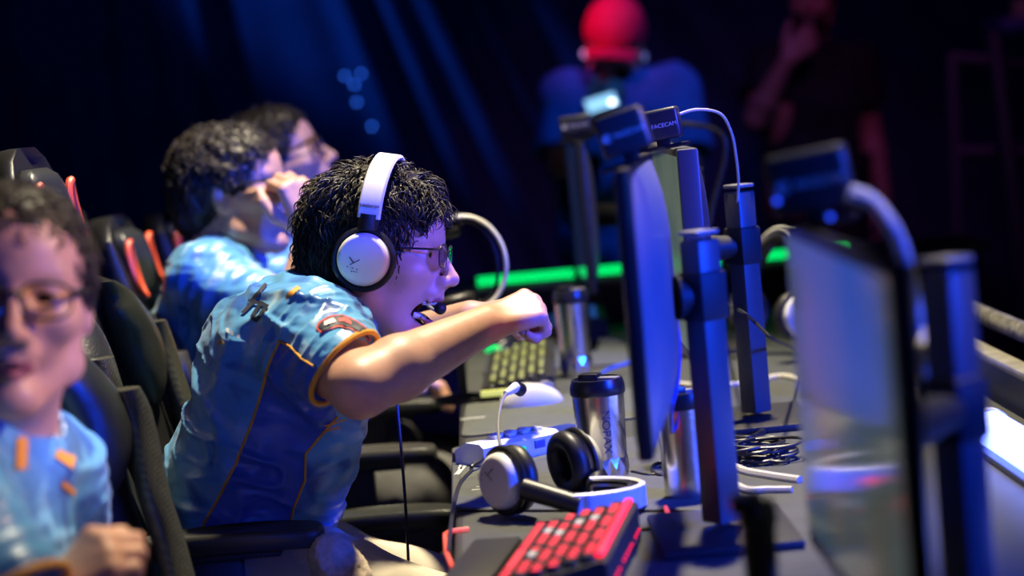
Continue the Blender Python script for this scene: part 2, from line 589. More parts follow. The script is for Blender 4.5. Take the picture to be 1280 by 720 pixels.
# barrier along the stage edge of the table: panel, ledge, padded rail
bar = thing('table_barrier', (0.86, 3.0, 0), 'low dark barrier with a padded rail running along the back of the table', 'barrier')
blu = mat('dark_blue_panel', (0.05, 0.06, 0.12), 0.45)
MB().box((0.826, 3.0, 0.40), (0.02, 4.4, 0.80)).build('panel', blu, bar, bar.location)
MB().box((0.83, 3.0, 0.807), (0.035, 4.4, 0.014), None, 0.003).build('ledge', mat('worn_metal_ledge', (0.42, 0.40, 0.33), 0.4, 0.4, noise=0.2, nscale=30), bar, bar.location)
rail = MB()
rail.tube([(0.90, 0.8, 0.835), (0.90, 5.2, 0.835)], 0.017, 14)
rl = rail.build('padded_rail', mat('frayed_grey_foam', (0.20, 0.19, 0.16), 0.8, noise=0.7, nscale=70, bump=0.9, bscale=140), bar, bar.location)
for y in (1.2, 2.9, 4.6):
    MB().box((0.90, y, 0.41), (0.03, 0.03, 0.82), None, 0.003).build('post', M['black_matte'], bar, bar.location)

# far end: low upstand with green tubes of light
fe = thing('end_counter', (0.56, 5.45, 0), 'low dark counter closing the far end of the table under the green light', 'counter')
MB().box((0.56, 5.45, 0.42), (1.30, 0.30, 0.84), None, 0.006).build('body', M['black_matte'], fe, fe.location)
MB().box((0.56, 5.44, 0.846), (1.34, 0.34, 0.014), None, 0.004).build('worktop', mat('worn_beige_edge', (0.26, 0.23, 0.18), 0.5), fe, fe.location)


def green_tube(a, b, label):
    A, B = P(*a), P(*b)
    Z = 0.853 + 0.0165
    A.z = B.z = Z
    t = thing('led_tube', (A + B) / 2 - Vector((0, 0, 0.0165)), label, 'light', 'green light tubes on the far counter')
    MB().tube([A, B], 0.0115, 14).build('glowing_tube', M['led_green'], t, t.location)
    for q, d in ((A, (A - B).normalized()), (B, (B - A).normalized())):
        MB().tube([q, q + d * 0.012], 0.0125, 14).build('end_cap', M['black'], t, t.location)
    MB().box((A + B) / 2 - Vector((0, 0, 0.0135)), ((A - B).length * 0.9, 0.02, 0.006)).build('mounting_strip', M['dark_metal'], t, t.location)


green_tube((598, 364, 5.32), (718, 355, 5.32), 'green glowing tube behind the raised fist, leftmost of the row')
green_tube((734, 354, 5.32), (900, 339, 5.32), 'short visible green tube between the far monitor and the blue-backed monitor')
green_tube((918, 331, 5.32), (1060, 318, 5.32), 'green glowing tube to the right of the tall monitor stand')

# ---- blue white bar of light at the right, on the table
q = PZ(1228, 566, DZ)
lb = thing('light_bar', (q.x + 0.015, 2.5, DZ), 'thick glowing blue-white light bar lying on the table at the right edge', 'light')
o0 = lb.location
MB().tube([(o0.x, q.y, DZ + 0.034), (o0.x, 2.02, DZ + 0.034)], 0.026, 24).build('glowing_tube', M['led_white'], lb, o0)
MB().tube([(o0.x, q.y + 0.014, DZ + 0.034), (o0.x, q.y - 0.006, DZ + 0.034)], 0.0285, 24).build('end_cap', M['white'], lb, o0)
MB().tube([(o0.x, 2.01, DZ + 0.034), (o0.x, 2.03, DZ + 0.034)], 0.0285, 24).build('end_cap', M['white'], lb, o0)
MB().box((o0.x, (q.y + 2.02) / 2, DZ + 0.005), (0.05, q.y - 2.02, 0.010), None, 0.002).build('base_channel', M['dark_metal'], lb, o0)
# ================================================================== monitors
SCR_SOFT = mat_screen('soft_screen', ((0.02, 0.09, 0.15), (0.10, 0.12, 0.11), (0.22, 0.15, 0.09), (0.06, 0.11, 0.11)), 0.50, 0.10, nsc=3.2)
SCR_GREEN = mat_screen('grey_green_screen', ((0.06, 0.09, 0.07), (0.10, 0.13, 0.10), (0.05, 0.08, 0.07)), 0.9, 0.25)
SCR_DIM = mat_screen('dim_blue_screen', ((0.005, 0.01, 0.03), (0.01, 0.02, 0.06), (0.02, 0.02, 0.05)), 0.6, 0.1)
CASE = mat('dark_monitor_case', (0.075, 0.075, 0.08), 0.42, bump=0.03)
CASE_PALE = mat('grey_monitor_case', (0.20, 0.20, 0.22), 0.36)


def monitor(label, post, panel, yaw, ztop, screen, back, post_h=0.36, W=0.54, H=0.325, lean=0.0, bez=None, bt=0.018):
    """panel: centre (x, y) of the screen; yaw 0 faces -X (the players)"""
    px, py = post
    t = thing('monitor', (px, py, DZ), label, 'monitor', 'monitors along the table')
    o0 = t.location
    # foot, post, cap
    MB().box((px + 0.0, py, DZ + 0.006), (0.17, 0.24, 0.012), None, 0.004).build('stand_base', M['black_matte'], t, o0)
    Mp = Matrix.Translation((px, py, 0)) @ Matrix.Rotation(math.radians(36), 4, 'Z')
    MB().box((0, 0, DZ + 0.012 + post_h / 2), (0.036, 0.036, post_h - 0.012), Mp, 0.003).build('stand_post', CASE, t, o0)
    MB().box((0, 0, DZ + post_h + 0.003 + 0.012), (0.036, 0.036, 0.006), Mp, 0.002).build('post_cap', M['grey'], t, o0)
    c = Vector((panel[0], panel[1], ztop - H / 2))
    Mx = Matrix.Translation(c) @ Matrix.Rotation(yaw, 4, 'Z') @ Matrix.Rotation(lean, 4, 'Y')
    # local: x+ = back, y = along the width, z up
    MB().box((bt / 2 - 0.001, 0, 0), (bt, W, H), Mx, 0.004).build('bezel', bez or M['black'], t, o0)
    MB().box((-0.0015, 0, 0.004), (0.002, W - 0.02, H - 0.030), Mx).build('screen', screen, t, o0)
    # rounded back shell, thinner to the edges
    b = MB()
    n, m_ = 22, 14
    vs, fs = [], []
    for i in range(n + 1):
        for j in range(m_ + 1):
            u, v = -1 + 2 * i / n, -1 + 2 * j / m_
            k = max(0.0, (1 - abs(u) ** 3.0)) * max(0.0, (1 - abs(v) ** 3.5))
            vs.append((bt - 0.003 + 0.026 * k ** 0.8, u * W * 0.495, v * H * 0.49))
    for i in range(n):
        for j in range(m_):
            a = i * (m_ + 1) + j
            fs.append([a, a + m_ + 1, a + m_ + 2, a + 1])
    b.add(vs, fs, 0, True, Mx)
    b.build('back_shell', back, t, o0)
    # arm from the post to the back
    A = Vector((px, py, c.z - 0.01))
    B = Mx @ Vector((0.045, 0, -0.01))
    mb = MB()
    mb.tube([A, (A + B) / 2, B], [0.018, 0.020, 0.028], 16)
    mb.build('mount_arm', M['black_matte'], t, o0)
    MB().box((0, 0, A.z), (0.044, 0.044, 0.060), Mp, 0.004).build('clamp', M['black_matte'], t, o0)
    return t, Mx


q = P(1185, 355, 1.97)
m_near, X_near = monitor('out-of-focus monitor nearest the camera, its glossy screen reflecting red key lights',
                         (0.418, 1.97), (0.297, 1.87), 0.0, 1.162, SCR_SOFT, CASE, post_h=0.362)
m_blue, X_blue = monitor('monitor seen from behind, its curved back glowing blue, beside the steel mug',
                         (0.258, 2.63), (0.180, 2.63), -0.128, 1.222, SCR_DIM, CASE_PALE, post_h=0.362)
m_mid, X_mid = monitor('monitor with grey-green screen and tall dark stand behind the blue-backed monitor',
                       (0.412, 3.48), (0.292, 3.46), 0.0, 1.213, SCR_GREEN, CASE, post_h=0.372, bez=CASE, bt=0.032)
m_far, X_far = monitor('farthest monitor, seen edge-on in front of the person in the red cap',
                       (0.435, 4.50), (0.208, 4.86), 0.0, 1.205, SCR_DIM, CASE, post_h=0.362)


# ------------------------------------------------------------------ webcams
CAMB = mat('dark_camera_body', (0.035, 0.037, 0.042), 0.35)


def webcam(label, at, yaw, roll, letters, W=0.078, H=0.054, D=0.03, neck=0.014, led=False, tilt=0.0, cable=None, cab=None, cr=0.0025, clip=True):
    """at: world point of the underside middle; local -Y is the side that carries the lettering"""
    at = Vector(at)
    t = thing('webcam', at, label, 'webcam', 'webcams clipped on the monitors')
    Mx = Matrix.Translation(at) @ Matrix.Rotation(yaw, 4, 'Z') @ Matrix.Rotation(roll, 4, 'Y') @ Matrix.Rotation(tilt, 4, 'X')
    MB().box((0, 0, neck + H / 2), (W, D, H), Mx, 0.006, seg=3).build('camera_body', CAMB, t, at)
    MB().box((0, 0, neck / 2), (0.018, 0.016, neck + 0.002), Mx, 0.002).build('swivel_neck', M['black'], t, at)
    if clip:
        MB().box((0, 0, 0.003), (0.075, 0.032, 0.006), Mx, 0.002).build('clip_foot', M['black'], t, at)
    ln = MB()
    ln.lathe([(0.017, 0), (0.017, 0.006), (0.014, 0.008), (0.010, 0.0065), (0.0, 0.006)], 24, 0,
             Mx @ Matrix.Translation((0, D / 2, neck + H / 2)) @ Matrix.Rotation(-math.pi / 2, 4, 'X'))
    ln.build('lens', M['camera_lens'], t, at)
    lt = MB()
    v, f = text_mesh(letters, W * 0.135)
    T = Mx @ Matrix.Translation((W * 0.14, -D / 2 - 0.0004, neck + H * 0.46)) @ Matrix.Rotation(math.pi / 2, 4, 'X')
    lt.add(v, f, 0, False, T)
    # round mark beside the word: broken ring with an inner stroke
    T2 = Mx @ Matrix.Translation((-W * 0.32, -D / 2 - 0.0006, neck + H * 0.46)) @ Matrix.Rotation(math.pi / 2, 4, 'X')
    lt.tube([Vector((W * 0.075 * math.cos(a), W * 0.075 * math.sin(a), 0)) for a in [0.5 + i * 5.3 / 18 for i in range(19)]], 0.0008, 6, 0, T2)
    lt.tube([(W * 0.075, W * .012, 0), (0.0, W * .012, 0), (-W * .035, W * .035, 0), (-W * .035, -W * .035, 0), (W * .025, -W * .025, 0)], 0.0008, 6, 0, T2)
    lt.build('lettering', M['white_print'], t, at)
    if led:
        for x, z in led:
            MB().lathe([(0.0, -0.003), (0.0026, -0.0015), (0.0026, 0.0015), (0.0, 0.003)], 10, 0,
                       Mx @ Matrix.Translation((x, -D / 2 - 0.001, z))).build('blue_indicator', M['led_blue'], t, at)
    if cable:
        MB().tube(smooth_path(cable, 8), cr, 8).build('cable', cab, t, at)
    return t


# the one in focus on the middle monitor
top = Vector((0.278, 3.24, 1.2135))
webcam('dark webcam with sharp white lettering on top of the grey-green monitor', top, -0.28, -0.12, 'FACECAM', W=0.064, H=0.047,
       cable=[P(840, 146, 3.24), P(870, 137, 3.25), P(900, 142, 3.30), P(914, 165, 3.36), P(920, 195, 3.40), P(923, 225, 3.44), P(922, 255, 3.47)],
       cab=M['cable_white'], cr=0.0022)
# blurred one on the blue-backed monitor
top = X_blue @ Vector((0.016, -0.16, 0.1635))
webcam('blurred dark webcam leaning forward on top of the blue-backed monitor', top, -0.20, -0.24, 'FACECAM', W=0.058, H=0.049,)
top = Vector((0.312, 2.02, 1.1665))
webcam('very blurred webcam with blue indicator dots on top of the nearest monitor', top, -0.30, -0.12, 'FACECAM', W=0.076, H=0.058,
       led=((-0.032, 0.030), (0.014, 0.006)),
       cable=[P(1062, 240, 1.98), P(1090, 252, 1.98), P(1118, 290, 1.98), P(1135, 340, 2.00), P(1146, 400, 2.05), P(1160, 480, 2.12), PZ(1185, 560, DZ + 0.006)],
       cab=M['cable_white'], cr=0.0075)
top = X_far @ Vector((0.008, -0.16, 0.1630))
webcam('small blue-lit webcam on top of the farthest monitor', top, -0.15, -0.05, 'FACECAM', W=0.07, H=0.042,
       cable=[P(728, 168, 4.70), P(780, 160, 4.6), P(846, 155, 4.5), P(888, 160, 4.5), P(906, 175, 4.5), P(905, 205, 4.5), P(893, 250, 4.5), P(883, 300, 4.5), P(878, 330, 4.5)],
       cab=M['cable_black'], cr=0.0055)


# ------------------------------------------------------------------ mugs
LIDM = mat('black_mug_lid', (0.014, 0.014, 0.016), 0.32)


def mug(label, at, h=0.165, r0=0.031, r1=0.037, body=None, lid=True, spin=0.0, letters=None, group='steel mugs on the table'):
    at = Vector(at)
    t = thing('travel_mug', at, label, 'mug', group, spin)
    body = body or M['steel']
    b = MB()
    n = 40
    # faceted foot, smooth wall, rolled lip
    b.lathe([(r0 * 0.96, 0.0), (r0, 0.003), (r0 + 0.001, 0.010), (r0 + (r1 - r0) * 0.25, h * 0.22), (r0 + (r1 - r0) * 0.6, h * 0.55), (r1, h * 0.80), (r1, h * 0.84)], n)
    b.build('steel_body', body, t)
    if letters:
        fc = MB()
        zs = (0.012, 0.024, 0.036)
        for k in range(14):
            a0 = 2 * math.pi * k / 14
            a1 = 2 * math.pi * (k + 1) / 14
            am = (a0 + a1) / 2

            def pt(a, z, e=0.0004):
                rr = r0 + (r1 - r0) * (z / h) * 1.15 + e
                return (rr * math.cos(a), rr * math.sin(a), z)
            fc.add([pt(a0, 0.006), pt(a1, 0.006), pt(am, 0.024, 0.003)], [[0, 1, 2]], 0, False)
            fc.add([pt(a0, 0.006), pt(am, 0.024, 0.003), pt(a0, 0.040)], [[0, 1, 2]], 0, False)
            fc.add([pt(am, 0.024, 0.003), pt(a1, 0.006), pt(a1, 0.040)], [[0, 1, 2]], 0, False)
            fc.add([pt(a0, 0.040), pt(am, 0.024, 0.003), pt(a1, 0.040)], [[0, 1, 2]], 0, False)
        fc.build('faceted_foot', body, t)
        lt = MB()
        v, f = text_mesh(letters, 0.018)
        wv = []
        for p in v:
            ang = -0.95 + p.y / r1
            z = h * 0.50 - p.x
            rr = r0 + (r1 - r0) * (z / h) * 1.1 + 0.0006
            wv.append((rr * math.cos(ang), rr * math.sin(ang), z))
        lt.add(wv, f, 0, False)
        lt.build('engraved_lettering', mat('engraving', (0.10, 0.10, 0.16), 0.5), t)
    if lid:
        l = MB()
        l.lathe([(r1 + 0.001, h * 0.82), (r1 + 0.0022, h * 0.835), (r1 + 0.0022, h * 0.90), (r1 - 0.001, h * 0.965), (r1 - 0.004, h * 0.968),
                 (r1 - 0.0055, h * 0.93), (0.0, h * 0.925)], n)
        l.build('lid', LIDM, t)
        MB().box((-0.010, 0.0, h * 0.955), (0.030, 0.022, 0.018), None, 0.003).build('sliding_tab', LIDM, t)
        MB().box((r1 * 0.45, 0, h * 0.945), (r1 * 0.9, 0.016, 0.010), None, 0.002).build('drinking_spout', M['grey'], t)
    return t


mug('steel travel mug with black lid and vertical lettering, behind the white headphones on the table', PZ(757, 604, DZ), 0.158, 0.033, 0.0375, letters='NOPAX', spin=-0.45)
mug('blurred steel travel mug farther down the table, just right of the raised fist', PZ(722, 470, DZ), 0.18, 0.030, 0.034, letters='NOPAX', spin=-0.55)
mug('steel mug mostly hidden behind the dark monitor stand, catching red light', PZ(861, 622, DZ), 0.152, 0.031, 0.036, spin=0.3)
mug('narrow black tumbler at the left foot of the nearest monitor', (0.233, 2.03, DZ), 0.165, 0.015, 0.017, body=M['black'], lid=True, group=None)


# ------------------------------------------------------------------ mouse pads
def pad(label, quad, z=0.004, m=None, prints=(), edge=None):
    """quad: four photo pixels of the corners on the table"""
    pts = [PZ(x, y, DZ) for x, y in quad]
    c = sum(pts, Vector()) / 4
    t = thing('mouse_pad', (c.x, c.y, DZ), label, 'mouse pad', 'mouse pads on the table')
    outl = []
    for i in range(4):
        a, b_, d = pts[i - 1], pts[i], pts[(i + 1) % 4]
        e0 = b_ + (a - b_).normalized() * 0.015
        e1 = b_ + (d - b_).normalized() * 0.015
        for k in range(5):
            s = k / 4
            q_ = e0 * (1 - s) ** 2 + b_ * 2 * s * (1 - s) + e1 * s * s
            outl.append((q_.x - c.x, q_.y - c.y))
    MB().prism(outl, 0.0, z, None, 0, 0.001).build('cloth_sheet', m or M['mat_cloth'], t)
    MB().tube([(x, y, z * 0.6) for x, y in outl], 0.0016, 6, closed=True).build('stitched_rim', edge or M['black'], t)
    for k, pr in enumerate(prints):
        b = MB()
        for (x0, y0, x1, y1, wd) in pr:
            A = PZ(x0, y0, DZ) - c
            B = PZ(x1, y1, DZ) - c
            A.z = B.z = z + 0.0003
            d = (B - A).normalized()
            s = Vector((-d.y, d.x, 0)) * wd
            b.add([A - s, B - s, B + s, A + s], [[0, 1, 2, 3]], 0, False)
        b.build('print', M['mat_print'], t)
    return t


pad('dark mouse pad under the white headphones at the near end of the table', ((566, 640), (566, 562), (860, 545), (905, 640)), 0.004,
    mat('dark_grey_pad', (0.075, 0.08, 0.08), 0.85, noise=0.12, nscale=60, bump=0.1, bscale=900),
    prints=([(596, 612, 606, 611, 0.002), (590, 616, 601, 615, 0.002)],))
pad('grey mouse pad under the white console box', ((574, 604), (586, 560), (700, 536), (735, 562)), 0.0045, None,
    prints=([(571, 597, 585, 581, 0.004), (575, 590, 583, 570, 0.003)],), edge=M['black'])
pad('greenish grey mouse pad under the white mouse and yellow-sheened keyboard', ((577, 548), (583, 508), (800, 487), (815, 522)), 0.005,
    prints=([(576, 528, 590, 526, 0.004), (590, 526, 607, 525, 0.004)],))
pad('dark mouse pad beneath the far steel mug', ((604, 470), (612, 436), (770, 424), (800, 455)), 0.005,
    mat('blue_grey_pad', (0.055, 0.065, 0.085), 0.85, bump=0.1, bscale=900))


# ------------------------------------------------------------------ keyboards
def keyboard(label, corner, along, across, rows, cols, tilt, case, key_pick, extra=None, h=0.030, glow=0.55, group='keyboards on the table'):
    """corner: table point of the near player-side corner; along: vector of the long side; across: towards the stage"""
    corner = Vector(corner)
    L, W = along.length, across.length
    t = thing('keyboard', corner, label, 'keyboard', group)
    Mx = frame((0, 0, 0), along, (0, 0, 1))
    sgn = 1 if (Mx.to_3x3() @ Vector((0, 1, 0))).dot(across) > 0 else -1
    Sc = Matrix.Diagonal((1, sgn, 1, 1))
    # wedge body: back edge is higher
    k = tilt
    b = MB()
    prof = [(0, 0), (W, 0), (W, h + k), (W - 0.006, h + k + 0.003), (0.006, h * 0.55), (0, h * 0.4)]
    vs = [(x, p[0] * sgn, p[1]) for x in (0, L) for p in prof]
    n = len(prof)
    fs = [[i, (i + 1) % n, n + (i + 1) % n, n + i] for i in range(n)] + [list(range(n))[::-1], [n + i for i in range(n)]]
    b.add(vs, fs, 0, False, Mx)
    b.build('case', case, t)
    kw = (L - 0.024) / cols
    kh = (W - 0.028) / rows
    cnt = 0
    for r in range(rows):
        c = 0
        while c < cols:
            span, m = key_pick(r, c)
            span = min(span, cols - c)
            yy = 0.014 + (r + 0.5) * kh
            zz = h * 0.55 + (h * 0.45 + k + 0.003) * (yy / W)
            kb = MB()
            cx_, cw = 0.012 + (c + span / 2) * kw, kw * span
            kb.box((cx_, yy * sgn, zz + 0.0045), (cw - 0.0035, kh - 0.0035, 0.009), Mx, 0.0018, seg=1)
            kb.box((cx_, yy * sgn, zz + 0.0090), (cw * 0.60 if span == 1 else cw - 0.012, kh * glow, 0.0012), Mx, mi=1)
            kb.build('keycap', [M['key_black'], m], t)
            c += span
            cnt += 1
    if extra:
        extra(t, Mx, L, W, h, k, sgn)
    return t


def red_pick(r, c):
    if r == 0:
        if c < 3:
            return (1, M['key_red'])
        if c == 3:
            return (6, M['key_red'])
        return (1, M['key_red'])
    if (r, c) in ((1, 5), (3, 12), (4, 12), (2, 10), (1, 12)):
        return (2, M['key_pale'])
    return (1, M['key_red'] if (r * 7 + c * 3 + r * r) % 4 else M['key_black'])


def red_extra(t, Mx, L, W, h, k, sgn):
    # light bars along the stage side of the top: red outside, blue inside
    MB().box((L * 0.52, (W - 0.010) * sgn, h + k + 0.006), (L * 0.90, 0.010, 0.006), Mx, 0.002).build('red_light_bar', M['led_red'], t)
    MB().box((L * 0.62, (W - 0.022) * sgn, h + k + 0.0035), (L * 0.62, 0.006, 0.005), Mx, 0.002).build('blue_light_bar', M['led_blue'], t)
    for i in range(15):
        if i in (5, 11):
            continue
        MB().box((L * (0.06 + 0.063 * i), (W + 0.0006) * sgn, h * 0.55), (0.004, 0.002, 0.0025), Mx).build('added_red_dot', M['led_red'], t)  # row of red dots added for the nearest screen to reflect
    pad_ = MB()
    pad_.box((L / 2, -0.035 * sgn, 0.008), (L * 0.98, 0.062, 0.016), Mx, 0.005)
    pad_.build('palm_rest', M['cushion'], t)
    MB().tube([Mx @ Vector((L * 0.75, W * sgn, 0.012))] + [PZ(x, y, DZ + 0.005) - t.location for x, y in ((800, 662), (840, 660), (900, 664))], 0.003, 8).build('cable', M['cable_black'], t)


_kz = Vector((0, 0, 0.040))
a0 = PZ(597, 734, DZ + 0.030) - Vector((0, 0, 0.030))
a1 = PZ(655, 645, DZ + 0.040) - _kz
ac = PZ(786, 634, DZ + 0.052) - Vector((0, 0, 0.052)) - a1
KB = keyboard('black keyboard with glowing red keys at the near end of the table', a0, a1 - a0, Vector((ac.x, ac.y, 0)), 6, 17, 0.014, M['black_matte'], red_pick, red_extra, h=0.034, glow=0.48)

a0 = PZ(600, 503, DZ + 0.005)
a1 = PZ(612, 452, DZ + 0.005)
ac = PZ(694, 496, DZ + 0.005) - a0


def yellow_pick(r, c):
    return (1, M['key_yellow'] if (r * 5 + c * 3) % 4 else M['key_black'])


def yellow_extra(t, Mx, L, W, h, k, sgn):
    MB().box((-0.002, W * 0.5 * sgn, h * 0.6), (0.006, W * 0.96, 0.012), Mx, 0.002).build('yellow_light_bar',
        mat('yellow_led', (0.5, 0.5, 0.1), 0.4, emit=(0.62, 0.66, 0.20), estr=0.9), t)


keyboard('dark keyboard with yellowish reflections on its keys behind the white mouse', a0, a1 - a0, Vector((ac.x, ac.y, 0)), 6, 14, 0.010, M['black_matte'], yellow_pick, yellow_extra, h=0.026)
a0 = PZ(652, 430, DZ + 0.005)
a1 = PZ(654, 411, DZ + 0.005)
ac = PZ(760, 422, DZ + 0.005) - a0
mat_blue = mat('blue_lit_key', (0.05, 0.08, 0.2), 0.45, emit=(0.04, 0.14, 0.7), estr=0.5)
keyboard('dark blue-lit keyboard, the farthest one along the table', a0, a1 - a0, Vector((ac.x, ac.y, 0)), 6, 14, 0.010, M['black_matte'],
         lambda r, c: (1, M['key_black'] if (r + c) % 3 == 0 else mat_blue), None, h=0.026)


# ------------------------------------------------------------------ mice
def mouse(label, at, rz, shell, L=0.122, W=0.064, H=0.039, glow=None, cable=None, z=0.005, plug=False):
    at = Vector((at.x, at.y, DZ + z))
    t = thing('computer_mouse', at, label, 'mouse', 'mice on the table', rz)
    vs, fs = [], []
    n, m_ = 22, 28
    for i in range(n + 1):
        for j in range(m_):
            th = math.pi / 2 * i / n
            a = 2 * math.pi * j / m_
            ca, sa = math.cos(a), math.sin(a)
            pinch = 1 - 0.13 * math.exp(-((ca * 1.1) ** 2) * 3)
            x = L / 2 * ca * math.cos(th) ** 0.55
            y = W / 2 * sa * math.cos(th) ** 0.55 * pinch
            hump = 1 - 0.28 * ((x / (L / 2) + 0.25) ** 2)
            vs.append((x, y, H * math.sin(th) * hump))
    for i in range(n):
        for j in range(m_):
            l = (j + 1) % m_
            fs.append([i * m_ + j, i * m_ + l, (i + 1) * m_ + l, (i + 1) * m_ + j])
    fs.append([j for j in range(m_)][::-1])
    b = MB()
    b.add(vs, fs)
    b.build('shell', shell, t)
    MB().tube([(L * 0.16, -0.004, H * 0.92), (L * 0.26, -0.004, H * 0.88), (L * 0.36, -0.004, H * 0.74)], [0.004, 0.0058, 0.004], 12).build('scroll_wheel', M['grey'], t)
    MB().tube([(L * 0.05, 0, H * 0.972), (L * 0.3, 0, H * 0.86), (L * 0.47, 0, H * 0.45)], 0.0012, 6).build('button_seam', M['black'], t)
    if glow:
        MB().tube([(-L * 0.5, -W * 0.30, 0.012), (-L * 0.515, 0, 0.020), (-L * 0.5, W * 0.30, 0.012)], 0.006, 10).build('green_glow_strip', glow, t)
    if cable:
        R = Matrix.Rotation(-rz, 4, 'Z')
        pts = [R @ (Vector(p) - at) for p in cable]
        MB().tube(smooth_path(pts, 8), 0.0022, 8).build('cable', M['cable_black'], t)
    if plug:
        MB().tube([(-L * 0.55, 0.0, H * 0.95), (-L * 0.42, 0.0, H * 0.90)], 0.008, 12).build('plug', M['white'], t)
    return t


mouse('white computer mouse lying on the pad beside the steel mug', PZ(664, 505, DZ + 0.005), 0.35, M['white'])
mouse('dark mouse with a glowing green rim under the raised fist', PZ(637, 440, DZ + 0.005), 1.0, M['black'], glow=M['led_green_dim'], L=0.125)

# cable with a pale plug that rises beside the white mouse
q0 = P(640, 488, 3.30)
t = thing('headset_cable', PZ(622, 578, DZ + 0.004), 'grey cable with a pale plug looping up beside the white mouse', 'cable')
pth = [P(641, 486, 3.34), P(634, 491, 3.32), P(627, 503, 3.28), P(623, 525, 3.22), P(624, 550, 3.16), P(630, 570, 3.08)]
MB().tube(smooth_path(pth, 8), 0.0024, 8).build('cord', M['grey'], t, t.location)
MB().tube([P(632, 492, 3.32), P(645, 484, 3.345)], [0.0045, 0.0085], 12).build('plug', M['white'], t, t.location)
MB().tube([P(645, 484, 3.345), P(652, 488, 3.355)], [0.0105, 0.0105], 12).build('plug_collar', M['black'], t, t.location)

# ------------------------------------------------------------------ white console box
a = PZ(606, 584, DZ + 0.0045)
b_ = PZ(702, 563, DZ + 0.0045)
t = thing('console_box', a, 'flat white console box with ports and a green light behind the headphones', 'box')
al = b_ - a
Mx = frame((0, 0, 0), al, (0, 0, 1))
L = al.length
W = 0.075
bx = MB()
hh = 0.034
prof = [(0, 0), (W, 0), (W, 0.020), (W * 0.6, hh), (0.010, hh), (0, hh - 0.006)]
n = 6
vs = [(x, p[0], p[1]) for x in (0, L) for p in prof]
fs = [[i, (i + 1) % n, n + (i + 1) % n, n + i] for i in range(n)] + [list(range(n))[::-1], [n + i for i in range(n)]]
bx.add(vs, fs, 0, False, Mx)
bx.build('case', M['white'], t)
for k, x in enumerate((0.10, 0.22, 0.32)):
    MB().box((L * x, -0.0008, 0.012), (0.008, 0.003, 0.007), Mx).build('port', M['black'], t)
MB().box((L * 0.46, -0.0012, 0.014), (0.022, 0.003, 0.009), Mx, 0.001).build('green_indicator', M['led_green_dim'], t)
MB().box((L * 0.72, -0.0012, 0.018), (0.020, 0.003, 0.013), Mx, 0.001).build('display_window', mat('blue_grey_window', (0.08, 0.12, 0.30), 0.3), t)
for k in range(7):
    MB().box((L * (0.30 + 0.09 * k), 0.030 + 0.012 * (k % 2), hh + 0.003), (0.013, 0.020, 0.006), Mx, 0.0015).build('button', M['white_matte'], t)
MB().tube(smooth_path([Mx @ Vector((0.004, 0.004, 0.012)) , Mx @ Vector((-0.03, -0.01, 0.008))] + [PZ(x, y, DZ + 0.006) - t.location for x, y in ((588, 590), (574, 606), (566, 640), (560, 690))], 6), 0.003, 8).build('cable', M['cable_black'], t)

# phone-like card with blue lit edge behind the box
c = PZ(716, 545, DZ + 0.005)
t = thing('phone', c, 'small dark phone with blue-lit screen lying behind the console box', 'phone', None, 0.5)
MB().box((0, 0, 0.005), (0.07, 0.14, 0.009), None, 0.003).build('case', M['black'], t)
MB().box((0, 0, 0.0098), (0.062, 0.128, 0.0012)).build('screen', mat('blue_phone_screen', (0.02, 0.02, 0.05), 0.2, emit=(0.05, 0.10, 0.8), estr=0.6), t)


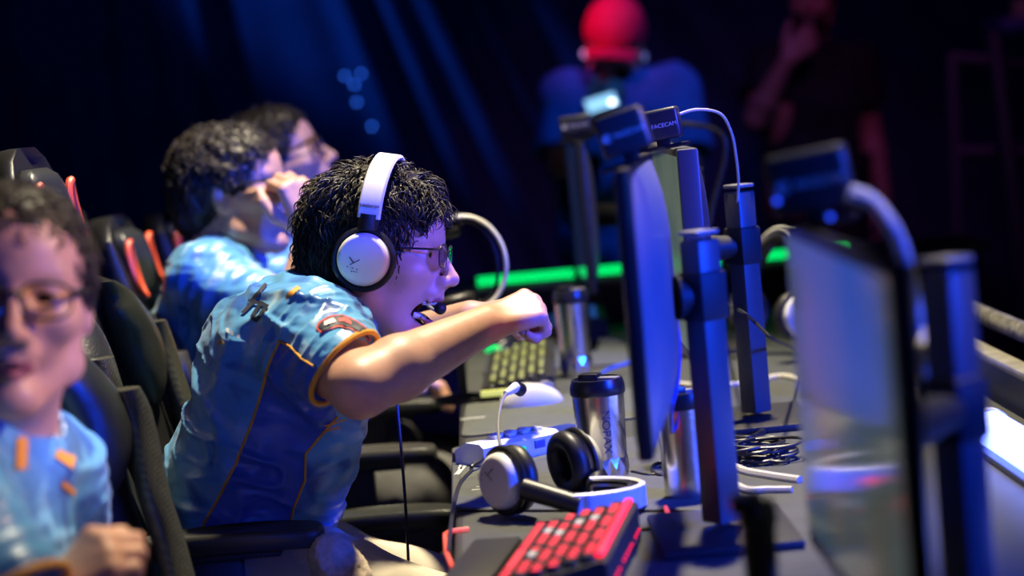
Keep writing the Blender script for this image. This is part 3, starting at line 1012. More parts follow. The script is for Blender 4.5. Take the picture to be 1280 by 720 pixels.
# ------------------------------------------------------------------ headsets
def headset(label, Mx, origin, mic=False, worn_gap=0.165, band_h=0.165, group=None, mark=True, tiny=True, cups=None, half=0.0165, z0=0.045):
    """local: y across the head, z up to the top of the band, x forwards"""
    origin = Vector(origin)
    t = thing('headset', origin, label, 'headset', group)
    G = worn_gap / 2
    # outer band: half ellipse ribbon, white
    b = MB()
    pts = []
    n = 36
    for i in range(n + 1):
        a = math.pi * i / n
        pts.append(Vector((0, (G + 0.012) * math.cos(a), z0 + (band_h - z0) * math.sin(a))))
    vs, fs = [], []
    for i, p in enumerate(pts):
        a = math.pi * i / n
        nrm = Vector((0, math.cos(a), math.sin(a))).normalized()
        for (dx, dn) in ((-half, 0), (-half * 0.85, 0.0045), (half * 0.85, 0.0045), (half, 0), (half * 0.85, -0.004), (-half * 0.85, -0.004)):
            vs.append(p + Vector((dx, 0, 0)) + nrm * dn)
    for i in range(n):
        for k in range(6):
            l = (k + 1) % 6
            fs.append([i * 6 + k, i * 6 + l, (i + 1) * 6 + l, (i + 1) * 6 + k])
    fs.append(list(range(6)))
    fs.append([n * 6 + k for k in range(6)][::-1])
    b.add(vs, fs, 0, True, Mx)
    hb = b.build('headband', M['white'], t, origin)
    if tiny:
        v, f = text_mesh('steelseries', 0.007)
        lt = MB()
        for s in (-1, 1):
            T = Mx @ Matrix.Translation((0, s * (G + 0.0180), 0.066)) @ Matrix.Rotation(s * math.pi / 2 + (math.pi / 2 if s > 0 else -math.pi / 2) * 0, 4, 'Z')
            T = Mx @ Matrix.Translation((0, s * (G + 0.0175), z0 + 0.019)) @ Matrix.Rotation(0.0 if s < 0 else math.pi, 4, 'Z') @ Matrix.Rotation(math.pi / 2 - 0.12, 4, 'X')
            lt.add(v, f, 0, False, T)
        l_ = lt.build('lettering', M['dark_print'], hb, (0, 0, 0))
        for p in l_.data.vertices:
            p.co = p.co - origin
    # inner strap
    st = MB()
    st_pts = [Vector((0, (G + 0.002) * math.cos(math.pi * i / 24), 0.05 + (band_h - 0.066) * math.sin(math.pi * i / 24))) for i in range(25)]
    for x in (-0.011, 0, 0.011):
        st.tube([p + Vector((x, 0, 0)) for p in st_pts], 0.0035, 6, 0, Mx)
    st.build('inner_strap', M['cushion'], t, origin)
    for s in (-1, 1):
        C = cups[s] if cups else Mx @ Matrix.Translation((0, s * G, 0)) @ Matrix.Rotation(-s * math.pi / 2, 4, 'X')
        # after this local z points outwards from the head
        yk = MB()
        be = Mx @ Vector((0, s * (G + 0.010), z0 + 0.007))
        ring_pts = [C @ Vector((0.044 * math.cos(2 * math.pi * i / 40), 0.044 * math.sin(2 * math.pi * i / 40), 0.008)) for i in range(40)]
        near = min(ring_pts, key=lambda p: (p - be).length)
        yk.tube([be, be.lerp(near, 0.6), near], [0.0135, 0.0145, 0.0145], 12)
        yk.tube([C @ Vector((0.044 * math.cos(a), 0.044 * math.sin(a), 0.008)) for a in [2 * math.pi * i / 40 for i in range(40)]], 0.0042, 8, closed=True)
        yk.build('yoke', M['black'], t, origin)
        cp = MB()
        cp.lathe([(0.0, 0.0), (0.036, 0.0), (0.0385, 0.004), (0.039, 0.012), (0.0375, 0.020), (0.034, 0.0245), (0.031, 0.0258), (0.0, 0.0265)], 48, 0, C)
        c_ = cp.build('ear_cup', M['white'], t, origin)
        pd = MB()
        pd.tube([C @ Vector((0.031 * math.cos(a), 0.034 * math.sin(a), -0.010)) for a in [2 * math.pi * i / 40 for i in range(40)]], 0.0135, 12, closed=True)
        pd.lathe([(0.0, -0.004), (0.036, -0.004), (0.036, 0.001), (0.0, 0.001)], 40, 0, C)
        pd.build('ear_pad', M['cushion'], t, origin)
        if mark:
            mk = MB()
            zz = 0.0268
            up = C.to_3x3().inverted() @ (Mx.to_3x3() @ Vector((0, 0, 1)))
            fw = C.to_3x3().inverted() @ (Mx.to_3x3() @ Vector((1, 0, 0)))
            rt = fw * (1 if s < 0 else -1)

            def q_(u, v):
                return rt * u + up * v + Vector((0, 0, zz))
            mk.tube([q_(-0.018, 0.001), q_(-0.010, -0.007)], 0.0007, 6, 0, C)
            mk.tube([q_(-0.015, -0.010), q_(-0.002, -0.001)], 0.0007, 6, 0, C)
            for u, v in ((-0.020, -0.0135), (-0.012, -0.0145), (-0.005, -0.0155), (-0.0125, -0.0195), (-0.009, -0.0195), (-0.0055, -0.0195)):
                mk.tube([q_(u, v), q_(u + 0.0016, v)], 0.0008, 6, 0, C)
            mk.build('cup_mark', M['dark_print'], c_, (0, 0, 0))
            for p in c_.children[0].data.vertices:
                p.co = p.co - origin
        if s < 0:
            ar = MB()
            ar.tube([C @ Vector((0.043 * math.cos(a), 0.043 * math.sin(a), 0.010)) for a in [math.radians(i) for i in range(200, 260, 6)]], 0.0015, 6)
            ar.build('cup_wire', M['black'], t, origin)
    if mic:
        mm = MB()
        mpts = [Mx @ Vector(p) for p in mic]
        mm.tube(smooth_path(mpts, 8), 0.0026, 8)
        mm.build('microphone_boom', M['grey'], t, origin)
        d = (mpts[-1] - mpts[-2]).normalized()
        tip = MB()
        tp = mpts[-1]
        tip.tube([tp - d * 0.006, tp - d * 0.002, tp + d * 0.006, tp + d * 0.012, tp + d * 0.016], [0.005, 0.0085, 0.0095, 0.0075, 0.002], 14)
        tip.build('microphone_foam', M['black_matte'], t, origin)
    return t


# pair lying on the near mouse pad: cups swivelled onto their rims, band lying flat towards the stage
_bo = PZ(690, 643, DZ)
_bo.z = DZ + 0.0215
Mh = frame(_bo, (0, 0, -1), (0.97, -0.22, 0))


def _cup(px, py, d, out):
    c_ = PZ(px, py, DZ)
    c_.z = DZ + 0.0505
    return frame(c_, Vector(out).cross(Vector((0, 0, 1))), out)


_n = _cup(640, 646, 2.68, (-0.80, -0.60, 0.06))
_f = _cup(722, 622, 2.84, (0.86, 0.50, 0.10))
_sn = 1 if (Mh.to_3x3() @ Vector((0, 1, 0))).y < 0 else -1
HS_TABLE = headset('white headphones with black pads lying on the table behind the red keyboard', Mh, (_bo.x - 0.02, _bo.y, DZ + 0.004),
                   mark=True, worn_gap=0.095, band_h=0.125, cups={_sn: _n, -_sn: _f})

# white headset on its side, behind the shouting person
Cc = P(548, 372, 4.05)
ctr = P(566, 334, 4.05)
bx_ = (P(622, 322, 4.05) - P(555, 338, 4.05)).normalized()
Mh2 = frame(P(556, 335, 4.05), (0, -1, 0.05), bx_)
hs2 = headset('white headset standing with its band upright behind the shouting player', Mh2, (Cc.x, Cc.y, DZ), mark=False, worn_gap=0.150, band_h=0.115, tiny=False, half=0.020)
st = thing('headset_stand', (Cc.x + 0.03, 4.06, DZ), 'dark stand holding the white headset behind the shouting player', 'stand')
MB().lathe([(0.055, 0), (0.055, 0.008), (0.012, 0.014), (0.0, 0.014)], 28).build('base', M['black_matte'], st)
zt = P(552, 385, 4.05).z - DZ
MB().tube([(0, 0, 0.01), (0, 0, zt - 0.02), (-0.02, 0, zt - 0.005)], 0.008, 12).build('pole', M['black_matte'], st)
# ================================================================== loose cables and small things on the table
def cable(label, pts, r, m, cat='cable'):
    pts = [Vector(p) for p in pts]
    base = Vector((pts[0].x, pts[0].y, DZ))
    b = MB()
    b.tube(smooth_path(pts, 8), r, 8)
    o = b.build('cable', m, None, base)
    return tag(o, label, cat, None)


T = lambda x, y, h=0.004: PZ(x, y, DZ + h)
cable('blue cable slanting down behind the steel mug with lettering', [T(792, 452, .02), T(760, 462, .015), T(744, 476, .01), T(735, 492)], 0.004, M['cable_blue'])
cable('white cable crossing the table behind the two monitor stands', [T(820, 474), T(850, 480), T(890, 482), T(940, 478), T(975, 470), T(1010, 476)], 0.005, M['cable_white'])
cable('thin black cable curving to the right from the tall stand', [T(905, 380, .10), P(925, 388, 3.42), P(945, 404, 3.4), P(968, 425, 3.35), T(1000, 440, .05), T(1040, 470)], 0.0028, M['cable_black'])
cable('thick black cable lying right of the tall monitor stand', [T(880, 540), T(925, 548), T(945, 545), T(968, 530), T(1010, 520)], 0.0055, M['cable_black'])
cable('white cable sweeping from the coil to the dark stand', [T(1000, 600), T(960, 594), T(930, 588), T(905, 576), T(885, 560)], 0.006, M['cable_white'])
cable('pale cable looping under the coil of black cable', [T(990, 612), T(960, 612), T(935, 612), T(915, 602), T(905, 590)], 0.005, M['cable_white'])
cable('black cable drooping from behind the blue-backed monitor', [P(826, 430, 2.75), P(832, 470, 2.75), P(834, 500, 2.76), T(850, 552, .02), T(872, 562), T(900, 570)], 0.004, M['cable_black'])
cable('blue cable drooping along the back of the blue-lit monitor', [P(842, 385, 2.72), P(848, 430, 2.74), P(846, 480, 2.76), P(838, 520, 2.78), T(846, 575)], 0.0035, M['cable_blue'])
cable('thin dark cable running across the table in front of the small loop', [T(790, 590), T(815, 594), T(850, 588), T(880, 592)], 0.003, M['cable_black'])
# small loop of wire
lp = [T(828 + 13 * math.cos(a), 586 + 8 * math.sin(a), 0.004 + 0.004 * i / 16) for i, a in enumerate([i * math.pi / 8 for i in range(17)])]
cable('small single loop of black wire beside the blue-backed monitor', lp, 0.0025, M['cable_black'])
# coil of black cable
b = MB()
rr = random.Random(3)
base = T(952, 574, 0.0)
for k in range(11):
    ang = rr.uniform(0, 6.28)
    ra, rb = rr.uniform(0.026, 0.040), rr.uniform(0.042, 0.066)
    cx, cy = rr.uniform(-.006, .006), rr.uniform(-.01, .01)
    pts = []
    for i in range(28):
        a = 2 * math.pi * i / 28
        x, y = ra * math.cos(a) + cx, rb * math.sin(a) + cy
        pts.append(base + Vector((x * math.cos(ang) - y * math.sin(ang), x * math.sin(ang) + y * math.cos(ang), 0.004 + 0.0022 * k + 0.002 * math.sin(2 * a + k))))
    b.tube(pts, 0.0026, 6, closed=True)
o = b.build('cable_coil', M['cable_black'], None, base)
tag(o, 'tangled coil of thin black cable on the table right of the dark stand', 'cable')

# red glowing edges of two pads (light lines on the table)
def glow_line(label, pts, r=0.0028):
    pts = [Vector(p) for p in pts]
    base = Vector((pts[0].x, pts[0].y, DZ))
    o = MB().tube(pts, r, 8).build('led_strip', M['led_red_dim'], None, base)
    return tag(o, label, 'light', 'red light strips on the table')


glow_line('red light strip bent around the table corner left of the red keyboard', [T(565, 708), T(558, 690), T(556, 668), T(562, 664), T(586, 661)])
glow_line('short red light strip on the table right of the red keyboard', [T(832, 634), T(840, 655), T(845, 664)], 0.003)
# dark pad under the red keyboard's right, puck and controllers at the back
o = MB().lathe([(0.018, 0), (0.0185, 0.004), (0.017, 0.008), (0.0, 0.009)], 28).build('cable_grommet', M['black'], None, T(1244, 645, 0))
tag(o, 'small dark round cable grommet on the blue-lit table at right', 'grommet')
o = MB().lathe([(0.020, 0), (0.021, 0.012), (0.018, 0.022), (0.0, 0.024)], 24).build('puck', M['black'], None, T(860, 690, 0))
tag(o, 'small black lump at the foot of the dark monitor stand', 'puck')

# white headset resting against the barrier, seen between the stands
c = T(1150, 478, 0.0)
Mh3 = frame(Vector((0.70, c.y, DZ + 0.046)), (0, -1, 0.2), (-0.55, -0.35, 0.6))
headset('white headset leaning against the barrier, seen right of the nearest monitor', Matrix.Translation((0.70, 3.62, DZ + 0.052)) @ Matrix.Rotation(1.2, 4, 'Z') @ Matrix.Rotation(1.1, 4, 'Y'),
        (0.70, 3.62, DZ), mark=False, worn_gap=0.10, band_h=0.16, tiny=False)
c = T(950, 470, 0.0)
headset('white headset lying on the table behind the tall stand, under the green light', Matrix.Translation((c.x + 0.06, 4.25, DZ + 0.09)) @ Matrix.Rotation(0.5, 4, 'Z') @ Matrix.Rotation(0.3, 4, 'Y'),
        (c.x + 0.06, 4.25, DZ), mark=False, worn_gap=0.16, band_h=0.17, tiny=False)
# ================================================================== distance-field sculpting
class SDF:
    def __init__(self, lo, hi, h):
        self.lo = np.array(lo, np.float64)
        self.h = h
        self.n = np.ceil((np.array(hi) - self.lo) / h).astype(int) + 1
        self.A = np.full(self.n, 1.0, np.float32)

    def _win(self, lo, hi):
        a = np.clip(np.floor((np.array(lo) - self.lo) / self.h).astype(int), 0, self.n)
        b = np.clip(np.ceil((np.array(hi) - self.lo) / self.h).astype(int) + 1, 0, self.n)
        if (b <= a).any():
            return None
        sl = tuple(slice(int(a[i]), int(b[i])) for i in range(3))
        g = [(self.lo[i] + self.h * np.arange(a[i], b[i])).astype(np.float32) for i in range(3)]
        return sl, g[0][:, None, None], g[1][None, :, None], g[2][None, None, :]

    def _mix(self, sl, d, k, op):
        a = self.A[sl]
        if op == 'sub':
            if k > 0:
                hh = np.maximum(k - np.abs(a + d), 0) / k
                self.A[sl] = np.maximum(a, -d) + hh * hh * k * 0.25
            else:
                self.A[sl] = np.maximum(a, -d)
        else:
            if k > 0:
                hh = np.maximum(k - np.abs(a - d), 0) / k
                self.A[sl] = np.minimum(a, d) - hh * hh * k * 0.25
            else:
                self.A[sl] = np.minimum(a, d)

    def cone(self, a, b, ra, rb, k=0.01, op='add'):
        a, b = np.array(a, float), np.array(b, float)
        m = k + 3 * self.h + max(ra, rb)
        w_ = self._win(np.minimum(a, b) - m, np.maximum(a, b) + m)
        if w_ is None:
            return
        sl, X, Y, Z = w_
        d = b - a
        L = max(float(d @ d), 1e-9)
        t = np.clip(((X - a[0]) * d[0] + (Y - a[1]) * d[1] + (Z - a[2]) * d[2]) / L, 0, 1)
        q = np.sqrt((X - a[0] - t * d[0]) ** 2 + (Y - a[1] - t * d[1]) ** 2 + (Z - a[2] - t * d[2]) ** 2) - (ra + (rb - ra) * t)
        self._mix(sl, q, k, op)

    def ell(self, c, r, R=None, k=0.01, op='add'):
        c, r = np.array(c, float), np.array(r, float)
        m = k + 3 * self.h + r.max()
        w_ = self._win(c - m, c + m)
        if w_ is None:
            return
        sl, X, Y, Z = w_
        X, Y, Z = X - c[0], Y - c[1], Z - c[2]
        if R is None:
            q = (X + 0 * Y + 0 * Z, Y + 0 * X + 0 * Z, Z + 0 * X + 0 * Y)
        else:
            q = [R[0][i] * X + R[1][i] * Y + R[2][i] * Z for i in range(3)]
        k0 = np.sqrt((q[0] / r[0]) ** 2 + (q[1] / r[1]) ** 2 + (q[2] / r[2]) ** 2)
        k1 = np.sqrt((q[0] / r[0] ** 2) ** 2 + (q[1] / r[1] ** 2) ** 2 + (q[2] / r[2] ** 2) ** 2) + 1e-6
        self._mix(sl, (k0 * (k0 - 1) / k1).astype(np.float32), k, op)

    def cyl(self, a, b, ra, rb, k=0.0, op='add'):
        """flat-ended cone frustum"""
        a, b = np.array(a, float), np.array(b, float)
        m = k + 3 * self.h + max(ra, rb)
        w_ = self._win(np.minimum(a, b) - m, np.maximum(a, b) + m)
        if w_ is None:
            return
        sl, X, Y, Z = w_
        d = b - a
        Ln = math.sqrt(float(d @ d))
        u = d / Ln
        t = (X - a[0]) * u[0] + (Y - a[1]) * u[1] + (Z - a[2]) * u[2]
        rad = np.sqrt(np.maximum((X - a[0] - t * u[0]) ** 2 + (Y - a[1] - t * u[1]) ** 2 + (Z - a[2] - t * u[2]) ** 2, 0))
        rr = ra + (rb - ra) * np.clip(t / Ln, 0, 1)
        self._mix(sl, np.maximum(np.maximum(rad - rr, -t), t - Ln), k, op)

    def mesh(self):
        A, h = self.A, self.h
        neg = A < 0
        nx, ny, nz = A.shape
        cnt = np.zeros((nx - 1, ny - 1, nz - 1), np.uint8)
        for i in (0, 1):
            for j in (0, 1):
                for k in (0, 1):
                    cnt += neg[i:nx - 1 + i, j:ny - 1 + j, k:nz - 1 + k]
        cells = np.argwhere((cnt > 0) & (cnt < 8))
        idx = np.full(cnt.shape, -1, np.int32)
        idx[tuple(cells.T)] = np.arange(len(cells))
        cr = [(i, j, k) for i in (0, 1) for j in (0, 1) for k in (0, 1)]
        val = np.stack([A[cells[:, 0] + c[0], cells[:, 1] + c[1], cells[:, 2] + c[2]] for c in cr], 1).astype(np.float64)
        acc = np.zeros((len(cells), 3))
        num = np.zeros(len(cells))
        for a in range(8):
            for b in range(a + 1, 8):
                if sum(abs(cr[a][i] - cr[b][i]) for i in range(3)) != 1:
                    continue
                va, vb = val[:, a], val[:, b]
                x = (va < 0) != (vb < 0)
                t = np.where(x, va / np.where(x, va - vb, 1), 0)
                pa, pb = np.array(cr[a], float), np.array(cr[b], float)
                acc += np.where(x[:, None], pa + (pb - pa) * t[:, None], 0)
                num += x
        V = self.lo + h * (cells + acc / num[:, None])
        F = []
        for ax in range(3):
            s0 = [slice(None)] * 3
            s1 = [slice(None)] * 3
            s0[ax] = slice(0, -1)
            s1[ax] = slice(1, None)
            e = np.argwhere(neg[tuple(s0)] != neg[tuple(s1)])
            u, v = (ax + 1) % 3, (ax + 2) % 3
            ok = (e[:, u] > 0) & (e[:, v] > 0) & (e[:, u] < self.n[u] - 1) & (e[:, v] < self.n[v] - 1)
            e = e[ok]
            if not len(e):
                continue
            du = np.zeros(3, int); du[u] = 1
            dv = np.zeros(3, int); dv[v] = 1
            q = [idx[tuple((e - du - dv).T)], idx[tuple((e - dv).T)], idx[tuple(e.T)], idx[tuple((e - du).T)]]
            q = np.stack(q, 1)
            flip = ~neg[tuple(e.T)]
            q[flip] = q[flip][:, ::-1]
            F.append(q)
        F = np.concatenate(F)
        F = F[(F >= 0).all(1)]
        return V, F


def vnoise(p, seed=0):
    """smooth value noise, -1..1, p is (n,3)"""
    i = np.floor(p).astype(np.int64)
    f = p - i
    f = f * f * (3 - 2 * f)
    out = np.zeros(len(p))

    def hsh(a, b, c):
        n = (a * 73856093) ^ (b * 19349663) ^ (c * 83492791) ^ (seed * 2654435761)
        n = (n ^ (n >> 13)) * 1274126177
        n = n & 0x7fffffff
        return ((n ^ (n >> 16)) % 65536) / 32767.5 - 1
    for a in (0, 1):
        for b in (0, 1):
            for c in (0, 1):
                w_ = (f[:, 0] if a else 1 - f[:, 0]) * (f[:, 1] if b else 1 - f[:, 1]) * (f[:, 2] if c else 1 - f[:, 2])
                out += w_ * hsh(i[:, 0] + a, i[:, 1] + b, i[:, 2] + c)
    return out


def vnormals(V, F):
    n = np.zeros_like(V)
    fn = np.cross(V[F[:, 2]] - V[F[:, 0]], V[F[:, 3]] - V[F[:, 1]])
    for k in range(4):
        np.add.at(n, F[:, k], fn)
    return n / (np.linalg.norm(n, axis=1, keepdims=True) + 1e-12)


def relax(V, F, it=2, lam=0.5):
    for _ in range(it):
        s = np.zeros_like(V)
        c = np.zeros(len(V))
        for a, b in ((0, 1), (1, 2), (2, 3), (3, 0)):
            np.add.at(s, F[:, a], V[F[:, b]])
            np.add.at(s, F[:, b], V[F[:, a]])
            np.add.at(c, F[:, a], 1)
            np.add.at(c, F[:, b], 1)
        V = V + lam * (s / np.maximum(c, 1)[:, None] - V)
    return V


# ------------------------------------------------------------------ body parts as lists of primitives
def hand_prims(wrist, fwd, dorsal, side, curl=(70, 85, 55), spread=0.0, thumb='side', s=1.0, per=None):
    """side +1 right hand, -1 left. Returns tapered segments of palm, five fingers and thumb in world space."""
    x = Vector(fwd).normalized()
    z = Vector(dorsal)
    z = (z - x * z.dot(x)).normalized()
    y = z.cross(x) * side
    Wd = Vector(wrist)

    def w(a, b, c):
        return Wd + (x * a + y * b + z * c) * s
    out = []
    kn = [(0.090, 0.030), (0.095, 0.010), (0.090, -0.011), (0.081, -0.030)]
    seg = [(0.043, 0.027, 0.021), (0.047, 0.030, 0.022), (0.043, 0.028, 0.022), (0.034, 0.021, 0.019)]
    rad = [0.0100, 0.0100, 0.0094, 0.0084]
    for i, (kx, ky) in enumerate(kn):
        out.append((w(0.005, ky * 0.45, 0), w(kx, ky, 0.0), 0.0165 * s, 0.0125 * s, 0.012))
        cu = per[i] if per else curl
        ang = 0.0
        a = Vector((kx, ky, 0.002))
        for j in range(3):
            ang += math.radians(cu[j])
            sp = spread * (1.5 - i)
            d = Vector((math.cos(ang), math.sin(sp) * math.cos(ang * 0.5), -math.sin(ang))).normalized()
            b = a + d * seg[i][j]
            r0, r1 = rad[i] * (1.06 - 0.10 * j), rad[i] * (0.98 - 0.12 * j)
            out.append((w(*a), w(*b), r0 * s, r1 * s, 0.0045))
            a = b
    out.append((w(0.03, 0.010, -0.012), w(0.075, 0.0, -0.006), 0.014 * s, 0.013 * s, 0.012))
    if thumb == 'fist':
        tp = [(0.018, 0.022, -0.010), (0.050, 0.044, -0.022), (0.082, 0.034, -0.042), (0.098, 0.010, -0.050)]
    elif thumb == 'pinch':
        tp = [(0.015, 0.020, -0.008), (0.045, 0.046, -0.025), (0.080, 0.054, -0.040), (0.105, 0.050, -0.052)]
    else:
        tp = [(0.015, 0.022, -0.006), (0.045, 0.050, -0.014), (0.075, 0.068, -0.020), (0.100, 0.078, -0.026)]
    rr = [0.016, 0.0125, 0.0112, 0.0088]
    for i in range(3):
        out.append((w(*tp[i]), w(*tp[i + 1]), rr[i] * s, rr[i + 1] * s, 0.006))
    return out


def head_prims(jaw=0.0, slim=1.0):
    """local frame: x forward, y left, z up, origin between the ears. (kind, data..., k, op)"""
    e = []
    A = lambda *a: e.append(a)
    # cranium and face
    A('ell', (-0.010, 0, 0.044), (0.097, 0.076, 0.084), 0.0, 'add')
    A('ell', (0.035, 0, 0.052), (0.062, 0.062, 0.058), 0.03, 'add')
    A('ell', (0.036, 0, -0.018), (0.058, 0.058 * slim, 0.066), 0.03, 'add')
    for s in (1, -1):
        A('cone', (0.083, s * 0.008, 0.034), (0.074, s * 0.042, 0.034), 0.0115, 0.010, 0.014, 'add')      # brow
        A('ell', (0.060, s * 0.044, -0.012), (0.024, 0.020, 0.017), 0.02, 'add')                            # cheekbone
        A('cone', (0.020, s * 0.058, -0.005), (0.060, s * 0.045, -0.012), 0.012, 0.013, 0.02, 'add')
    # eye hollows
    for s in (1, -1):
        A('ell', (0.098, s * 0.032, 0.014), (0.020, 0.017, 0.011), 0.012, 'sub')
    # lids with an almond opening
    for s in (1, -1):
        A('ell', (0.0755, s * 0.032, 0.0125), (0.0150, 0.0165, 0.0140), 0.006, 'add')
        A('ell', (0.0890, s * 0.032, 0.0120), (0.0090, 0.0130, 0.0046), 0.001, 'sub')
    # nose
    A('cone', (0.090, 0, 0.024), (0.113, 0, -0.018), 0.0075, 0.0095, 0.010, 'add')
    A('ell', (0.1135, 0, -0.0235), (0.0125, 0.0115, 0.0105), 0.006, 'add')
    for s in (1, -1):
        A('ell', (0.101, s * 0.0130, -0.0275), (0.0125, 0.0080, 0.0095), 0.006, 'add')
    for s in (1, -1):
        A('ell', (0.106, s * 0.0065, -0.0355), (0.0055, 0.0036, 0.004), 0.003, 'sub')
    # upper lip
    A('ell', (0.086, 0, -0.045), (0.017, 0.026, 0.014), 0.012, 'add')
    for s in (1, -1):
        A('cone', (0.0985, s * 0.004, -0.0535), (0.086, s * 0.022, -0.0575), 0.0058, 0.0035, 0.005, 'add')
    # lower jaw, rotated about the joint
    c, sn = math.cos(jaw), math.sin(jaw)

    sh = 0.007 if jaw > 0.1 else 0.0

    def J(p):
        x, y, z = p
        x0, z0 = 0.005, -0.015
        return (x0 + sh + (x - x0) * c + (z - z0) * sn, y, z0 - (x - x0) * sn + (z - z0) * c)
    for s in (1, -1):
        A('cone', J((0.002, s * 0.056 * slim, -0.020)), J((0.006, s * 0.053 * slim, -0.060)), 0.016, 0.017, 0.02, 'add')
        A('cone', J((0.006, s * 0.053 * slim, -0.060)), J((0.068, s * 0.016, -0.094)), 0.017, 0.015, 0.022, 'add')
        if jaw > 0.1:
            A('cone', (0.045, s * 0.045, -0.020), J((0.042, s * 0.040, -0.072)), 0.014, 0.014, 0.03, 'add')
    A('ell', J((0.074, 0, -0.094)), (0.018, 0.022, 0.016), 0.016, 'add')
    A('cone', J((0.040, 0, -0.082)), J((0.070, 0, -0.086)), 0.030, 0.018, 0.02, 'add')
    for s in (1, -1):
        A('cone', J((0.0950, s * 0.003, -0.0655)), J((0.084, s * 0.021, -0.0605)), 0.0062, 0.0036, 0.006, 'add')
    if jaw > 0.1:
        a = Vector((0.093, 0, -0.058))
        b = Vector(J((0.092, 0, -0.060)))
        mid = (a + b) / 2
        hgt = (a - b).length / 2
        A('ell', (mid.x + 0.004, 0, mid.z), (0.040, 0.0225, hgt * 0.92), 0.006, 'sub')
        A('ell', (mid.x - 0.012, 0, mid.z + 0.002), (0.034, 0.024, hgt * 0.75), 0.006, 'sub')
    else:
        A('ell', (0.100, 0, -0.0597), (0.012, 0.020, 0.0016), 0.002, 'sub')
    # ears
    for s in (1, -1):
        A('ell', (-0.006, s * 0.076, 0.000), (0.019, 0.0085, 0.031), 0.006, 'add')
        A('ell', (0.000, s * 0.0855, 0.002), (0.010, 0.0075, 0.017), 0.004, 'sub')
    return e


def apply_head(S, H, prims, sc=1.0):
    R = np.array(H.to_3x3().normalized())
    for q in prims:
        if q[0] == 'cone':
            S.cone(H @ Vector(q[1]), H @ Vector(q[2]), q[3] * sc, q[4] * sc, q[5], q[6])
        else:
            S.ell(H @ Vector(q[1]), np.array(q[2]) * sc, R, q[3], q[4])


def head_frame(c, fwd, up, sc=1.0):
    x = Vector(fwd).normalized()
    z = Vector(up)
    z = (z - x * z.dot(x)).normalized()
    y = z.cross(x)
    return Matrix(((x.x * sc, y.x * sc, z.x * sc, c[0]), (x.y * sc, y.y * sc, z.y * sc, c[1]), (x.z * sc, y.z * sc, z.z * sc, c[2]), (0, 0, 0, 1)))


def bounds(pts, m):
    a = np.array([tuple(p) for p in pts])
    return a.min(0) - m, a.max(0) + m


def torso(S, J, off, k=0.05, belly=0.0):
    """J: dict with pelvis, chest, neck, sh_r, sh_l, head matrix"""
    pel, ch, nk = Vector(J['pelvis']), Vector(J['chest']), Vector(J['neck'])
    L = (Vector(J['sh_l']) - Vector(J['sh_r'])).normalized()
    Lp = Vector(J.get('hip_axis', L)).normalized()
    mid = (pel + ch) / 2 + Vector(J.get('bend', (0, 0, 0)))
    w = J.get('wide', 1.0)
    for s in (1, -1):
        S.cone(pel + Lp * s * 0.075 * w, mid + L * s * 0.066 * w, 0.105 + off, 0.098 + off + belly, k)
        S.cone(mid + L * s * 0.066 * w, ch + L * s * 0.075 * w, 0.098 + off + belly, 0.108 + off, k)
        sh = Vector(J['sh_l'] if s > 0 else J['sh_r'])
        S.cone(ch + L * s * 0.06, sh, 0.095 + off, 0.056 + off, k)
        S.cone(nk - (nk - ch).normalized() * 0.03, sh, 0.050 + off, 0.052 + off, k)
    S.cone(ch, nk - (nk - ch).normalized() * 0.04, 0.10 + off, 0.065 + off, k)


